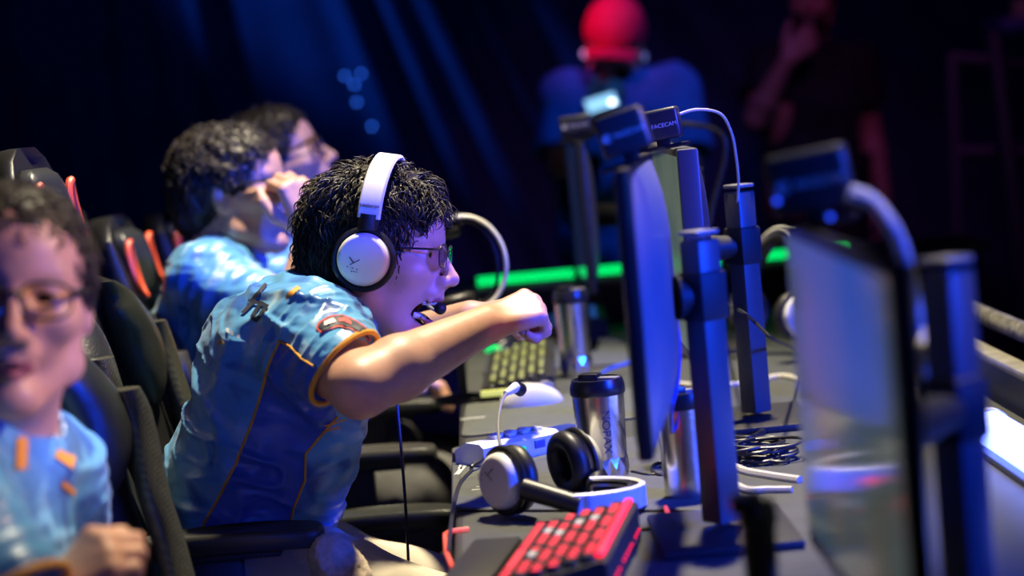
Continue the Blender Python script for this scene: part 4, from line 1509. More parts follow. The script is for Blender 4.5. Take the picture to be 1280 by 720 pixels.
def make_hair(name, H, sc, parent, origin, strands=900, length=(0.02, 0.04), curl=1.0, seed=1, lift=0.006, front=0.0, h=0.0035,
              lump=0.006, radius=0.0011, top=1.0, material=None, nape=0.0, rand=0.5):
    """close cap sculpted on the skull with curling locks growing from it; one mesh"""
    R = np.array(H.to_3x3().normalized())
    c0 = H @ Vector((0, 0, 0.03))
    S = SDF(np.array(c0) - 0.19 * sc, np.array(c0) + 0.19 * sc, h)
    S.ell(H @ Vector((-0.014, 0, 0.046)), np.array((0.101 + lift, 0.079 + lift, 0.089 * top + lift)) * sc, R, 0.0)
    S.ell(H @ Vector((0.030, 0, 0.070)), np.array((0.058 + front, 0.062 + lift, 0.052 * top + lift)) * sc, R, 0.02)
    S.ell(H @ Vector((-0.058, 0, -0.010 - nape)), np.array((0.050 + lift, 0.066 + lift, 0.066)) * sc, R, 0.03)
    for s in (1, -1):
        S.cone(H @ Vector((0.006, s * 0.070, 0.05)), H @ Vector((0.010, s * 0.071, 0.004)), 0.014 * sc, 0.010 * sc, 0.02)
    S.ell(H @ Vector((0.104, 0, -0.010)), np.array((0.078 - front, 0.10, 0.082)) * sc, R, 0.012, 'sub')
    for s in (1, -1):
        S.ell(H @ Vector((0.020, s * 0.09, -0.040)), np.array((0.045, 0.034, 0.050)) * sc, R, 0.01, 'sub')
    S.ell(H @ Vector((0.02, 0, -0.10)), np.array((0.09, 0.10, 0.07)) * sc, R, 0.01, 'sub')
    V, F = S.mesh()
    N = vnormals(V, F)
    V = V + N * (lump * (0.6 * vnoise(V * 55, seed) + 0.5 * vnoise(V * 110, seed + 5)))[:, None]
    rng = np.random.default_rng(seed)
    n = strands
    pick = rng.choice(len(V), n)
    Lc = np.array(H.inverted().to_3x3()) @ (V[pick] - np.array(H.translation)).T
    base, nr = V[pick] - N[pick] * 0.003, N[pick]
    # combing direction: backwards from the crown with a swirl, falling at the sides
    lx, ly, lz = Lc / 1.0
    comb = np.stack([0.5 * np.sign(lx - 0.0) * 0.4 + 0.3 * vnoise(V[pick] * 30, seed + 2), 0.6 * np.sign(ly) * (np.abs(ly) > 0.02) + 0.5 * vnoise(V[pick] * 30, seed + 3), -0.55 - 1.0 * (lz < 0.06)], 1)
    comb = comb @ np.array(H.to_3x3().normalized()).T
    comb += rand * rng.normal(size=(n, 3)) + (0.5 - rand) * 1.6 * np.stack([vnoise(V[pick] * 42, seed + 20 + i) for i in range(3)], 1)
    tg = comb - nr * (comb * nr).sum(1, keepdims=True)
    tg /= np.linalg.norm(tg, axis=1, keepdims=True) + 1e-9
    bi = np.cross(nr, tg)
    m, sd = 8, 4
    Ln = rng.uniform(*length, size=n)[:, None] * sc
    t = np.linspace(0, 1, m)[None, :]
    turns = rng.uniform(0.7, 1.5, n)[:, None] * curl
    ph = rng.uniform(0, 6.28, n)[:, None]
    rise = Ln * (0.42 * np.sin(t * math.pi * 0.75)) * rng.uniform(0.3, 1.0, n)[:, None]
    sway = Ln * 0.20 * np.sin(ph + t * turns * 6.28) * min(1.0, curl)
    sway2 = Ln * 0.16 * np.cos(ph + t * turns * 6.28) * min(1.0, curl)
    Pt = (base[:, None, :] + tg[:, None, :] * (Ln * t * 0.85)[:, :, None] + nr[:, None, :] * (rise + sway2 * t)[:, :, None] + bi[:, None, :] * sway[:, :, None])
    rad = radius * sc * rng.uniform(0.7, 1.5, n)[:, None] * (1 - 0.75 * t ** 2)
    tan = np.gradient(Pt, axis=1)
    tan /= np.linalg.norm(tan, axis=2, keepdims=True) + 1e-9
    b1 = np.cross(tan, nr[:, None, :])
    b1 /= np.linalg.norm(b1, axis=2, keepdims=True) + 1e-9
    b2 = np.cross(tan, b1)
    ang = np.arange(sd) * 2 * math.pi / sd
    ring = Pt[:, :, None, :] + rad[:, :, None, None] * (np.cos(ang)[None, None, :, None] * b1[:, :, None, :] + np.sin(ang)[None, None, :, None] * b2[:, :, None, :])
    SV = ring.reshape(-1, 3)
    i0 = (np.arange(n)[:, None, None] * m + np.arange(m - 1)[None, :, None]) * sd
    k = np.arange(sd)[None, None, :]
    k2 = (k + 1) % sd
    SF = np.stack([i0 + k, i0 + k2, i0 + sd + k2, i0 + sd + k], -1).reshape(-1, 4)
    VV = np.concatenate([V, SV])
    FF = np.concatenate([F, SF + len(V)])
    return np_mesh(name, VV, FF, [material or HAIR], parent, origin)


def eyes(H, sc, parent, origin, gaze=(1, 0, 0), lid=0.0, depth=0.0750):
    for s in (1, -1):
        c = H @ Vector((depth, s * 0.032, 0.013))
        d = (H.to_3x3() @ Vector(gaze)).normalized()
        Mx = frame(c, d, H.to_3x3() @ Vector((0, 0, 1)))
        b = MB()
        r = 0.0125 * sc
        prof = [(r * math.sin(a), r * math.cos(a)) for a in [math.pi * i / 16 for i in range(17)]]
        n0 = len(b.f)
        T = Mx @ Matrix.Rotation(math.pi / 2, 4, 'Y')
        b.lathe([(max(p[0], 1e-5), p[1]) for p in prof], 20, 0, T, cap=False)
        for i in range(len(b.f)):
            if i < 4 * 20:
                b.mi[i] = 1
        b.build('eye', [EYE_W, EYE_I], parent, origin)


def brows(H, sc, parent, origin, lift=0.0, drop=0.0):
    for s in (1, -1):
        pts = [H @ Vector(p) for p in ((0.0925, s * 0.010, 0.036 + lift - drop), (0.0905, s * 0.024, 0.041 + lift), (0.080, s * 0.042, 0.040 + lift), (0.066, s * 0.053, 0.034 + lift))]
        MB().tube(smooth_path(pts, 5), [0.0030 * sc] * 6 + [0.0036 * sc] * 6 + [0.0016 * sc] * 4, 8).build('eyebrow', HAIR, parent, origin)


def spectacles(H, sc, parent, origin, rim, w=0.026, hgt=0.017, x=0.101, z=0.010, thick=0.0011, half_rim=False, tint=None):
    g = None
    fr = MB()
    lens = []
    for s in (1, -1):
        pts = []
        for i in range(36):
            a = 2 * math.pi * i / 36
            cx, sx = math.cos(a), math.sin(a)
            px = math.copysign(abs(cx) ** 0.7, cx) * w
            pz = math.copysign(abs(sx) ** 0.7, sx) * hgt
            pts.append(H @ Vector((x - 0.0035 * ((px + 0) / w) * 1.0 * (1 if s > 0 else -1) * s * 0 - 0.10 * max(0, abs(s * 0.033 + px) - 0.03), s * 0.033 + px, z + pz)))
        lens.append(pts)
        fr.tube(pts, thick * sc, 8, closed=True)
        hinge = H @ Vector((x - 0.010, s * 0.0625, z + hgt * 0.55))
        fr.tube([H @ Vector((x - 0.003, s * 0.058, z + hgt * 0.55)), hinge], thick * 1.2 * sc, 8)
    fr.tube(smooth_path([H @ Vector(p) for p in ((x, 0.009, z + 0.006), (x + 0.004, 0.0, z + 0.009), (x, -0.009, z + 0.006))], 5), thick * sc, 8)
    g = fr.build('glasses', rim, parent, origin)
    for s in (1, -1):
        tp = MB()
        tp.tube(smooth_path([H @ Vector(p) for p in ((x - 0.010, s * 0.0625, z + hgt * 0.55), (0.04, s * 0.074, z + hgt * 0.5), (0.0, s * 0.079, z + 0.010), (-0.022, s * 0.078, z - 0.014))], 5), thick * 1.5 * sc, 8)
        t_ = tp.build('temple_arm', rim, g, origin)
    for pts in lens:
        b = MB()
        c = sum(pts, Vector()) / len(pts)
        n = len(pts)
        fw = (H.to_3x3() @ Vector((1, 0, 0))).normalized() * 0.0006
        b.add([c + fw] + [p + fw for p in pts] + [c - fw] + [p - fw for p in pts],
              [[0, 1 + i, 1 + (i + 1) % n] for i in range(n)] + [[n + 1, n + 2 + (i + 1) % n, n + 2 + i] for i in range(n)]
              + [[1 + i, n + 2 + i, n + 2 + (i + 1) % n, 1 + (i + 1) % n] for i in range(n)], 0, True)
        b.build('lens', tint or M['glass_lens'], g, origin)
    return g


def arm(S, sh, el, wr, off=0.0, k=0.012, s=1.0):
    sh, el, wr = Vector(sh), Vector(el), Vector(wr)
    m1 = sh.lerp(el, 0.45)
    m2 = el.lerp(wr, 0.30)
    S.cone(sh, m1, (0.056 + off) * s, (0.050 + off) * s, k)
    S.cone(m1, el, (0.050 + off) * s, (0.041 + off) * s, k)
    S.cone(el, m2, (0.041 + off) * s, (0.044 + off) * s, k)
    S.cone(m2, wr, (0.044 + off) * s, (0.0275 + off) * s, k)


def legs(S, J, off=0.0, k=0.02):
    for s, hp in ((1, 'hip_l'), (-1, 'hip_r')):
        if hp not in J:
            continue
        kn, an = ('knee_l', 'ankle_l') if s > 0 else ('knee_r', 'ankle_r')
        S.cone(J[hp], J[kn], 0.088 + off, 0.060 + off, k)
        m = Vector(J[kn]).lerp(Vector(J[an]), 0.35)
        S.cone(J[kn], m, 0.060 + off, 0.058 + off, k)
        S.cone(m, J[an], 0.058 + off, 0.040 + off, k)


def shoes(J, parent, origin, m):
    for an, d in (('ankle_l', 1), ('ankle_r', -1)):
        if an not in J:
            continue
        a = Vector(J[an])
        f = Vector(J.get('foot', (1, 0, 0))).normalized()
        sd = Vector((-f.y, f.x, 0))
        S = SDF(*bounds([a - f * 0.12 - Vector((0, 0, a.z)), a + f * 0.24], 0.08), 0.008)
        z = 0.045
        p = Vector((a.x, a.y, 0))
        S.cone(p - f * 0.04 + Vector((0, 0, z)), p + f * 0.08 + Vector((0, 0, z * 0.9)), 0.040, 0.042, 0.02)
        S.cone(p + f * 0.08 + Vector((0, 0, z * 0.85)), p + f * 0.15 + Vector((0, 0, z * 0.75)), 0.042, 0.034, 0.02)
        S.cone(p + Vector((0, 0, z)), p + Vector((0, 0, 0.11)), 0.040, 0.046, 0.02)
        S.cyl(p - Vector((0, 0, 0.2)), p + Vector((0, 0, 0.0)) , 0.5, 0.5, 0, 'sub')
        V, F = S.mesh()
        if len(F):
            np_mesh('shoe', V, F, [m], parent, origin)
# ================================================================== gaming chairs
def loft(mb, rings, mi=0, closed_ring=True, cap=True):
    n = len(rings[0])
    vs = [p for r in rings for p in r]
    fs = []
    for i in range(len(rings) - 1):
        for k in range(n):
            l = (k + 1) % n
            fs.append([i * n + k, i * n + l, (i + 1) * n + l, (i + 1) * n + k])
    if cap:
        fs.append(list(range(n))[::-1])
        fs.append([(len(rings) - 1) * n + k for k in range(n)])
    mb.add(vs, fs, mi, True)


def chair(label, x, y, rz=0.0, back_top=1.30, seat_z=0.48, arm_z=(0.70, 0.70), arm_x=(-0.06, -0.06), recline=0.0):
    """faces +X. origin on the floor under the seat"""
    t = thing('gaming_chair', (x, y, 0), label, 'chair', 'black gaming chairs in a row', rz)
    # seat cushion with raised edges
    S = MB()
    rings = []
    for i in range(15):
        u = -1 + 2 * i / 14
        ring = []
        e = (1 - abs(u) ** 6) ** 0.5
        for k in range(32):
            a = 2 * math.pi * k / 32
            cx, sx = math.cos(a), math.sin(a)
            yy = math.copysign(abs(cx) ** 0.35, cx) * 0.235 * (0.9 + 0.1 * e)
            zz = math.copysign(abs(sx) ** 0.5, sx) * 0.05 * max(e, 0.1)
            if sx > 0:
                zz += 0.035 * max(0, abs(yy) - 0.15) / 0.085
            ring.append((u * 0.25 + 0.01, yy, seat_z - 0.02 + zz - 0.02 * max(0, u) ** 2))
        rings.append(ring)
    loft(S, rings)
    S.build('seat', M['leather'], t)
    # back centre line: x(s), z(s)
    H = back_top - seat_z

    def spine(s):
        z = seat_z + 0.02 + (H - 0.02) * s
        xx = -0.235 - 0.30 * s + 0.10 * s * s - recline * s
        return xx, z

    def halfw(s):
        pts = ((0, 0.19), (0.15, 0.215), (0.40, 0.25), (0.58, 0.275), (0.68, 0.25), (0.76, 0.175), (0.84, 0.165), (0.93, 0.16), (0.985, 0.12), (1.0, 0.07))
        for (a, b), (c, d) in zip(pts, pts[1:]):
            if s <= c:
                q = (s - a) / (c - a)
                q = q * q * (3 - 2 * q)
                return b + (d - b) * q
        return pts[-1][1]
    rings = []
    N = 48
    for i in range(N + 1):
        s = i / N
        xx, z = spine(s)
        w_ = halfw(s)
        ring = []
        for k in range(36):
            a = 2 * math.pi * k / 36
            cx, sx = math.cos(a), math.sin(a)
            yy = math.copysign(abs(cx) ** 0.55, cx) * w_
            th = 0.042 * min(1, 0.35 + 3.5 * (1 - s))
            dx = math.copysign(abs(sx) ** 0.7, sx) * th
            edge = abs(yy) / w_
            wing = 0.060 * max(0.0, (edge - 0.55) / 0.45) ** 1.3 * (1 if s < 0.72 else 0.45)
            ring.append((xx + dx + wing, yy, z + 0.12 * dx))
        rings.append(ring)
    B = MB()
    loft(B, rings)
    B.build('backrest', M['leather'], t)
    # carbon-look stripe on each side wing, and shiny wing pad
    for sd in (-1, 1):
        cs = MB()
        pts_o, pts_i = [], []
        rg = []
        for i in range(30):
            s = 0.02 + 0.60 * i / 29
            xx, z = spine(s)
            w_ = halfw(s)
            c0 = Vector((xx + 0.105, sd * (w_ - 0.006), z))
            ring = []
            for k in range(12):
                a = 2 * math.pi * k / 12
                ring.append(c0 + Vector((0.020 * math.cos(a), 0.026 * math.sin(a) * sd, 0)))
            rg.append(ring)
        loft(cs, rg)
        cs.build('side_bolster', M['carbon'], t)
        wp = MB()
        rg = []
        for i in range(16):
            s = 0.46 + 0.26 * i / 15
            xx, z = spine(s)
            w_ = halfw(s)
            e = math.sin(math.pi * (i + 0.5) / 16) ** 0.6
            c0 = Vector((xx + 0.070, sd * (w_ - 0.055), z))
            rg.append([c0 + Vector((0.045 * e * math.cos(2 * math.pi * k / 16), 0.062 * e * math.sin(2 * math.pi * k / 16), 0)) for k in range(16)])
        loft(wp, rg)
        wp.build('wing_pad', M['leather_shine'], t)
        # red ringed opening beside the headrest
        s0, s1 = 0.77, 0.93
        rr = MB()
        ptsr = []
        for i in range(28):
            a = 2 * math.pi * i / 28
            s = (s0 + s1) / 2 + (s1 - s0) / 2 * math.sin(a)
            xx, z = spine(s)
            ptsr.append(Vector((xx + 0.044 + 0.020 * (1 - abs(math.cos(a)) * 0.4), sd * (halfw(0.85) - 0.042 + 0.022 * math.cos(a)), z)))
        rr.tube(ptsr, 0.0065, 8, closed=True)
        rr.build('red_ring', M['red_trim'], t)
    # head cushion
    hp = MB()
    rg = []
    for i in range(17):
        s = 0.76 + 0.20 * i / 16
        xx, z = spine(s)
        e = (1 - abs(-1 + 2 * i / 16) ** 4) ** 0.5
        rg.append([Vector((xx + 0.04 + 0.030 * e * max(0, math.sin(a)) + 0.004, 0.095 * (0.7 + 0.3 * e) * math.cos(a), z)) if math.sin(a) >= 0 else
                   Vector((xx + 0.03, 0.095 * (0.7 + 0.3 * e) * math.cos(a), z)) for a in [2 * math.pi * k / 24 for k in range(24)]])
    loft(hp, rg)
    hp.build('head_cushion', M['leather_shine'], t)
    # armrests
    for sd, az, ax_ in ((-1, arm_z[0], arm_x[0]), (1, arm_z[1], arm_x[1])):
        a_ = MB()
        outl = []
        Lh, Wh = 0.135, 0.044
        for k in range(40):
            a = 2 * math.pi * k / 40
            cx, sx = math.cos(a), math.sin(a)
            outl.append((math.copysign(abs(cx) ** 0.55, cx) * Lh, math.copysign(abs(sx) ** 0.55, sx) * Wh * (0.92 + 0.08 * cx)))
        T_ = Matrix.Translation((ax_, sd * 0.315, az))
        rg = []
        for sc_, zz in ((0.90, -0.028), (1.0, -0.022), (1.0, -0.009), (0.965, -0.003), (0.90, 0.0)):
            rg.append([T_ @ Vector((p[0] * (1 - (1 - sc_) * 0.4), p[1] * sc_, zz - 0.006 * (p[0] / Lh) ** 2)) for p in outl])
        loft(a_, rg)
        pd = a_.build('armrest_pad', mat('armrest_rubber', (0.045, 0.045, 0.042), 0.36, bump=0.05) if sd < 0 else M['leather_shine'], t)
        p_ = MB()
        p_.box((ax_ - 0.02, sd * 0.315, (az - 0.028 + seat_z - 0.05) / 2), (0.075, 0.032, az - 0.028 - seat_z + 0.05), None, 0.008)
        p_.box((ax_ - 0.02, sd * 0.22, seat_z - 0.075), (0.07, 0.22, 0.02), None, 0.004)
        p_.box((ax_ + 0.0, sd * 0.315, az - 0.034), (0.15, 0.055, 0.014), None, 0.004)
        p_.build('armrest_post', M['black_matte'], t)
    # mechanism, column, star base
    MB().box((-0.02, 0, seat_z - 0.095), (0.24, 0.20, 0.05), None, 0.012).build('tilt_mechanism', M['black_matte'], t)
    MB().box((-0.24, 0.19, seat_z - 0.02), (0.10, 0.03, 0.10), None, 0.01).box((-0.24, -0.19, seat_z - 0.02), (0.10, 0.03, 0.10), None, 0.01).build('recline_hinge', M['black_matte'], t)
    MB().tube([(-0.02, 0, 0.08), (-0.02, 0, 0.24), (-0.02, 0, 0.241), (-0.02, 0, seat_z - 0.11)], [0.030, 0.030, 0.018, 0.018], 18).build('gas_column', M['dark_metal'], t)
    for k in range(5):
        a = 2 * math.pi * k / 5 + 0.3
        d = Vector((math.cos(a), math.sin(a), 0))
        c = Vector((-0.02, 0, 0))
        l = MB().tube([c + d * 0.02 + Vector((0, 0, 0.105)), c + d * 0.18 + Vector((0, 0, 0.095)), c + d * 0.31 + Vector((0, 0, 0.075))], [0.030, 0.024, 0.018], 12).build('base_leg', M['black_matte'], t)
        w_ = MB()
        q = c + d * 0.31
        n_ = Vector((-d.y, d.x, 0))
        for s in (-1, 1):
            w_.tube([q + n_ * (0.008 * s) + Vector((0, 0, 0.028)), q + n_ * (0.028 * s) + Vector((0, 0, 0.028))], 0.028, 18)
        w_.tube([q + Vector((0, 0, 0.028)), q + Vector((0, 0, 0.07))], 0.009, 10)
        w_.build('caster', M['black'], l)
    return t


chair('black gaming chair behind the seated person at the left edge, nearest the camera', -0.32, 2.48, -0.35, 1.27, arm_z=(0.66, 0.66))
chair('black gaming chair with red ringed headrest behind the shouting player', -0.285, 3.32, 0.0, 1.30, arm_z=(0.745, 0.635), arm_x=(-0.115, 0.06))
chair('black gaming chair, its red-trimmed top just visible behind the chair of the shouting player', -0.31, 4.22, 0.0, 1.15, arm_z=(0.70, 0.70), arm_x=(0.05, 0.05))
chair('black gaming chair of the farthest seated player, hidden behind the others', -0.33, 5.02, 0.0, 1.12, arm_z=(0.68, 0.68))
# ================================================================== people
JERSEY = mat_jersey('sky_blue_jersey', (0.02, 0.11, 0.38), (0.10, 0.36, 0.66), (0.36, 0.60, 0.78), 9.0)
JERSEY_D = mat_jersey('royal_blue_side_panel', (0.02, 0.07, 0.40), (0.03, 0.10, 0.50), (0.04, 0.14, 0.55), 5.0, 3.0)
CREAM = mat('cream_trousers_cloth', (0.62, 0.55, 0.42), 0.8, noise=0.08, nscale=30, bump=0.3, bscale=60)
CHARCOAL = mat('charcoal_trousers_cloth', (0.10, 0.10, 0.095), 0.85, noise=0.1, nscale=40, bump=0.3, bscale=60)
SHOE = mat('dark_shoe', (0.03, 0.03, 0.035), 0.6)
YELLOW = mat('yellow_piping', (0.78, 0.36, 0.03), 0.55)
VERTICAL = Vector((0, 0, 1))


def body(name, label, J, H, sc, jaw, h, hands, parent_loc, skin=None, kmouth=True, slim=1.0, group=None, neck_r=(0.056, 0.062)):
    t = thing(name, parent_loc, label, 'person', group)
    pts = [J[k] for k in ('pelvis', 'chest', 'neck', 'sh_r', 'sh_l', 'el_r', 'el_l', 'wr_r', 'wr_l') if k in J] + [H.translation]
    for k in ('hip_r', 'hip_l', 'knee_r', 'knee_l', 'ankle_r', 'ankle_l'):
        if k in J:
            pts.append(J[k])
    lo, hi = bounds(pts, 0.20)
    S = SDF(lo, hi, h)
    torso(S, J, -0.006)
    legs(S, J, -0.004)
    for a in ('r', 'l'):
        arm(S, J['sh_' + a], J['el_' + a], J['wr_' + a])
    for pr in hands:
        for q in pr:
            S.cone(*q)
    nk = Vector(J['neck'])
    S.cone(H @ Vector((-0.022, 0, -0.035)), nk, neck_r[0], neck_r[1], 0.025)
    S.cone(H @ Vector((-0.025, 0, 0.0)), H @ Vector((-0.030, 0, -0.06)), neck_r[0], neck_r[0], 0.025)
    # the head is sculpted in its own field first so that the hollows stay clean, then joined
    T = SDF(lo, hi, h)
    apply_head(T, H, head_prims(jaw, slim), sc)
    k = 0.018
    hh = np.maximum(k - np.abs(S.A - T.A), 0) / k
    S.A = np.minimum(S.A, T.A) - hh * hh * k * 0.25
    V, F = S.mesh()
    V = relax(V, F, 1, 0.35)
    mi = np.zeros(len(F), int)
    cen = V[F].mean(1)
    Hi = np.array(H.inverted())
    L = cen @ Hi[:3, :3].T + Hi[:3, 3]
    if jaw > 0.1:
        c, sn = math.cos(jaw), math.sin(jaw)
        inside = (np.abs(L[:, 1]) < 0.026) & (L[:, 0] > 0.03) & (L[:, 0] < 0.0905) & (L[:, 2] < -0.050) & (L[:, 2] > -0.105) & (np.linalg.norm(L - np.array((0.07, 0, -0.078)), axis=1) < 0.038)
        nrm = np.cross(V[F[:, 2]] - V[F[:, 0]], V[F[:, 3]] - V[F[:, 1]]) @ np.array(H.to_3x3().normalized())
        nrm /= np.linalg.norm(nrm, axis=1, keepdims=True) + 1e-9
        d = L - np.array((0.066, 0, -0.076))
        inw = (d * nrm).sum(1) < 0
        mi[inside & inw] = 2
        lipu = (np.linalg.norm((L - np.array((0.094, 0, -0.0555))) / np.array((0.012, 0.024, 0.006)), axis=1) < 1)
        x, z = 0.012 + (0.090) * c + (-0.0505) * sn, -0.015 - 0.090 * sn - 0.0505 * c
        lipl = (np.linalg.norm((L - np.array((x - 0.002, 0, z))) / np.array((0.013, 0.023, 0.0075)), axis=1) < 1)
        mi[(lipu | lipl) & (mi == 0)] = 1
    else:
        lip = (np.linalg.norm((L - np.array((0.094, 0, -0.0600))) / np.array((0.016, 0.024, 0.0105)), axis=1) < 1)
        mi[lip] = 1
    o = np_mesh('body', V, F, [skin or SKIN, LIP, MOUTH], t, parent_loc, mi)
    return t, V, F


def shirt(J, sleeves, h, parent, origin, mats, hem, neck_hole, extra=(), wrinkle=0.004, off=0.013, seed=3, hem_len=0.5, axis_scale=(8, 8, 19), open_cuff=True):
    """sleeves: {'r': (t, r_root, r_cuff)}; hem: (point, direction)"""
    pts = [J[k] for k in ('pelvis', 'chest', 'neck', 'sh_r', 'sh_l', 'el_r', 'el_l')]
    lo, hi = bounds(pts, 0.22)
    S = SDF(lo, hi, h)
    torso(S, J, off)
    for e in extra:
        S.cone(*e)
    cuffs = {}
    for a, sv in sleeves.items():
        t_, r0, r1 = sv[:3]
        sh, el = Vector(J['sh_' + a]), Vector(J['el_' + a])
        c = sh.lerp(el, t_)
        d = (el - sh).normalized()
        if len(sv) > 3:
            c, d = Vector(sv[3]), Vector(sv[4]).normalized()
        S.cone(sh, c, r0, r1, 0.03)
        cuffs[a] = (c, d, r1)
    for a, (c, d, r1) in cuffs.items():
        S.cyl(c, c + d * 0.16, r1 + 0.035, r1 + 0.05, 0.0, 'sub')
        if open_cuff:
            S.cyl(c - d * 0.010, c + d * 0.05, r1 - 0.007, r1 - 0.003, 0.0, 'sub')
    p, d = neck_hole
    S.cyl(Vector(p), Vector(p) + Vector(d).normalized() * 0.12, 0.066, 0.075, 0.004, 'sub')
    p, d = hem
    S.cyl(Vector(p), Vector(p) + Vector(d).normalized() * 0.3, hem_len, hem_len, 0.0, 'sub')
    V, F = S.mesh()
    V = relax(V, F, 2, 0.5)
    N = vnormals(V, F)
    up = (Vector(J['chest']) - Vector(J['pelvis'])).normalized()
    sx = up.orthogonal().normalized()
    sy = up.cross(sx)
    Bm = np.array([tuple(sx), tuple(sy), tuple(up)])
    q = V @ Bm.T
    wob = 0.03 * np.stack([vnoise(q * 14, seed + 1), vnoise(q * 14, seed + 2), vnoise(q * 9, seed + 3)], 1)
    q2 = (q + wob) * np.array(axis_scale)
    r1 = np.exp(-(vnoise(q2, seed) / 0.20) ** 2) * 1.5 - 0.5
    r2 = np.exp(-(vnoise(q2 * 1.8 + 7, seed + 9) / 0.22) ** 2) * 1.3 - 0.4
    fold = 0.7 * r1 + 0.35 * r2
    fade = np.ones(len(V))
    for a, (c, d, rr) in cuffs.items():
        dist = np.linalg.norm(V - np.array(c), axis=1)
        fade *= np.clip((dist - rr * 0.9) / 0.05, 0.15, 1)
    ringf = np.zeros(len(V))
    for a, (c, d, rr) in cuffs.items():
        rel = V - np.array(c)
        t_ = rel @ np.array(d)
        rad = np.linalg.norm(rel - t_[:, None] * np.array(d), axis=1)
        msk = np.clip((-t_ - 0.006) / 0.02, 0, 1) * np.clip((0.17 + t_) / 0.05, 0, 1) * np.clip((rr * 2.1 - rad) / 0.03, 0, 1)
        ringf += msk * (np.exp(-(np.sin(t_ * math.pi / 0.026 + 2.6 * vnoise(V * 13, seed + 4)) / 0.45) ** 2) - 0.5)
    V = V + N * (wrinkle * fold * fade + 0.0042 * ringf)[:, None]
    V = relax(V, F, 1, 0.3)
    o = np_mesh('jersey', V, F, mats, parent, origin)
    for a, (c, d, rr) in cuffs.items():
        x = d.orthogonal().normalized()
        y = d.cross(x)
        MB().tube([c - d * 0.002 + (x * math.cos(k * math.pi / 24) + y * math.sin(k * math.pi / 24)) * (rr - 0.003) for k in range(48)], 0.0042, 8, closed=True
                  ).build('sleeve_trim', YELLOW, o, origin)
    # neck trim
    p, d = Vector(neck_hole[0]), Vector(neck_hole[1]).normalized()
    return o, V, F


def trousers(J, h, parent, origin, m, cuff=0.0, loose=0.012, seed=5):
    pts = [J[k] for k in ('pelvis', 'hip_r', 'hip_l', 'knee_r', 'knee_l', 'ankle_r', 'ankle_l')]
    lo, hi = bounds(pts, 0.18)
    S = SDF(lo, hi, h)
    legs(S, J, loose)
    Lp = (Vector(J['hip_l']) - Vector(J['hip_r'])).normalized()
    pel = Vector(J['pelvis'])
    for s in (1, -1):
        S.cone(pel + Lp * s * 0.05, Vector(J['hip_l'] if s > 0 else J['hip_r']), 0.108, 0.100, 0.04)
    for a in ('ankle_r', 'ankle_l'):
        p = Vector(J[a])
        S.cyl(p, p - Vector((0, 0, 0.2)), 0.12, 0.12, 0, 'sub')
    V, F = S.mesh()
    N = vnormals(V, F)
    V = V + N * (0.006 * (1 - 2 * np.abs(vnoise(V * np.array((14, 14, 14)), seed))) )[:, None]
    return np_mesh('trousers', V, F, [m], parent, origin)


class Drape:
    """lays small trims and prints onto a sculpted garment along sight lines from one side"""

    def __init__(self, V, F):
        self.t = BVHTree.FromPolygons([Vector(v) for v in V], F.tolist())

    def hit(self, px, py, lift=0.0):
        d = (P(px, py, 1.0) - CAM).normalized()
        loc, n, i, ds = self.t.ray_cast(CAM, d)
        if loc is None:
            return None
        if n.dot(d) > 0:
            n = -n
        return loc + n * lift

    def line(self, pts, step=5, lift=0.001):
        out = []
        for (x0, y0), (x1, y1) in zip(pts, pts[1:]):
            n = max(1, int(math.hypot(x1 - x0, y1 - y0) / step))
            for k in range(n):
                q = self.hit(x0 + (x1 - x0) * k / n, y0 + (y1 - y0) * k / n, lift)
                if q is not None:
                    out.append(q)
        q = self.hit(*pts[-1], lift)
        if q is not None:
            out.append(q)
        return out

    def strip(self, mb, top, bot, n=14, m=4, lift=0.0022, mi=0):
        def along(pl, s):
            ln = [math.hypot(b[0] - a[0], b[1] - a[1]) for a, b in zip(pl, pl[1:])]
            tot = sum(ln) * s
            for (a, b), l in zip(zip(pl, pl[1:]), ln):
                if tot <= l + 1e-9:
                    k = tot / max(l, 1e-9)
                    return a[0] + (b[0] - a[0]) * k, a[1] + (b[1] - a[1]) * k
                tot -= l
            return pl[-1]
        grid = {}
        vs = []
        for i in range(n + 1):
            a, b = along(top, i / n), along(bot, i / n)
            for j in range(m + 1):
                k = j / m
                q = self.hit(a[0] + (b[0] - a[0]) * k, a[1] + (b[1] - a[1]) * k, lift)
                if q is not None:
                    grid[i, j] = len(vs)
                    vs.append(q)
        fs = []
        for i in range(n):
            for j in range(m):
                c = [(i, j), (i + 1, j), (i + 1, j + 1), (i, j + 1)]
                if all(k in grid for k in c):
                    pp = [vs[grid[k]] for k in c]
                    if max((pp[a] - pp[b]).length for a in range(4) for b in range(a)) < 0.05:
                        fs.append([grid[k] for k in c])
        mb.add(vs, fs, mi, True)


def teeth(H, sc, jaw, parent, origin):
    """upper and lower arch, each a scalloped ridge"""
    c, sn = math.cos(jaw), math.sin(jaw)
    up, lowr, ru, rl = [], [], [], []
    for i in range(41):
        a = -1.2 + 2.4 * i / 40
        sc_ = 0.0042 + 0.0006 * abs(math.cos(a * 9))
        up.append(H @ Vector((0.066 + 0.0225 * math.cos(a), 0.0205 * math.sin(a), -0.0575)))
        x2, y2 = 0.062 + 0.022 * math.cos(a), 0.019 * math.sin(a)
        lowr.append(H @ Vector((0.012 + (x2 - 0.005) * c + (-0.061 + 0.015) * sn, y2, -0.015 - (x2 - 0.005) * sn + (-0.061 + 0.015) * c)))
        ru.append(sc_ * 1.15)
        rl.append(sc_)
    MB().tube(up, ru, 10).build('upper_teeth', TEETH, parent, origin)
    MB().tube(lowr, rl, 10).build('lower_teeth', TEETH, parent, origin)


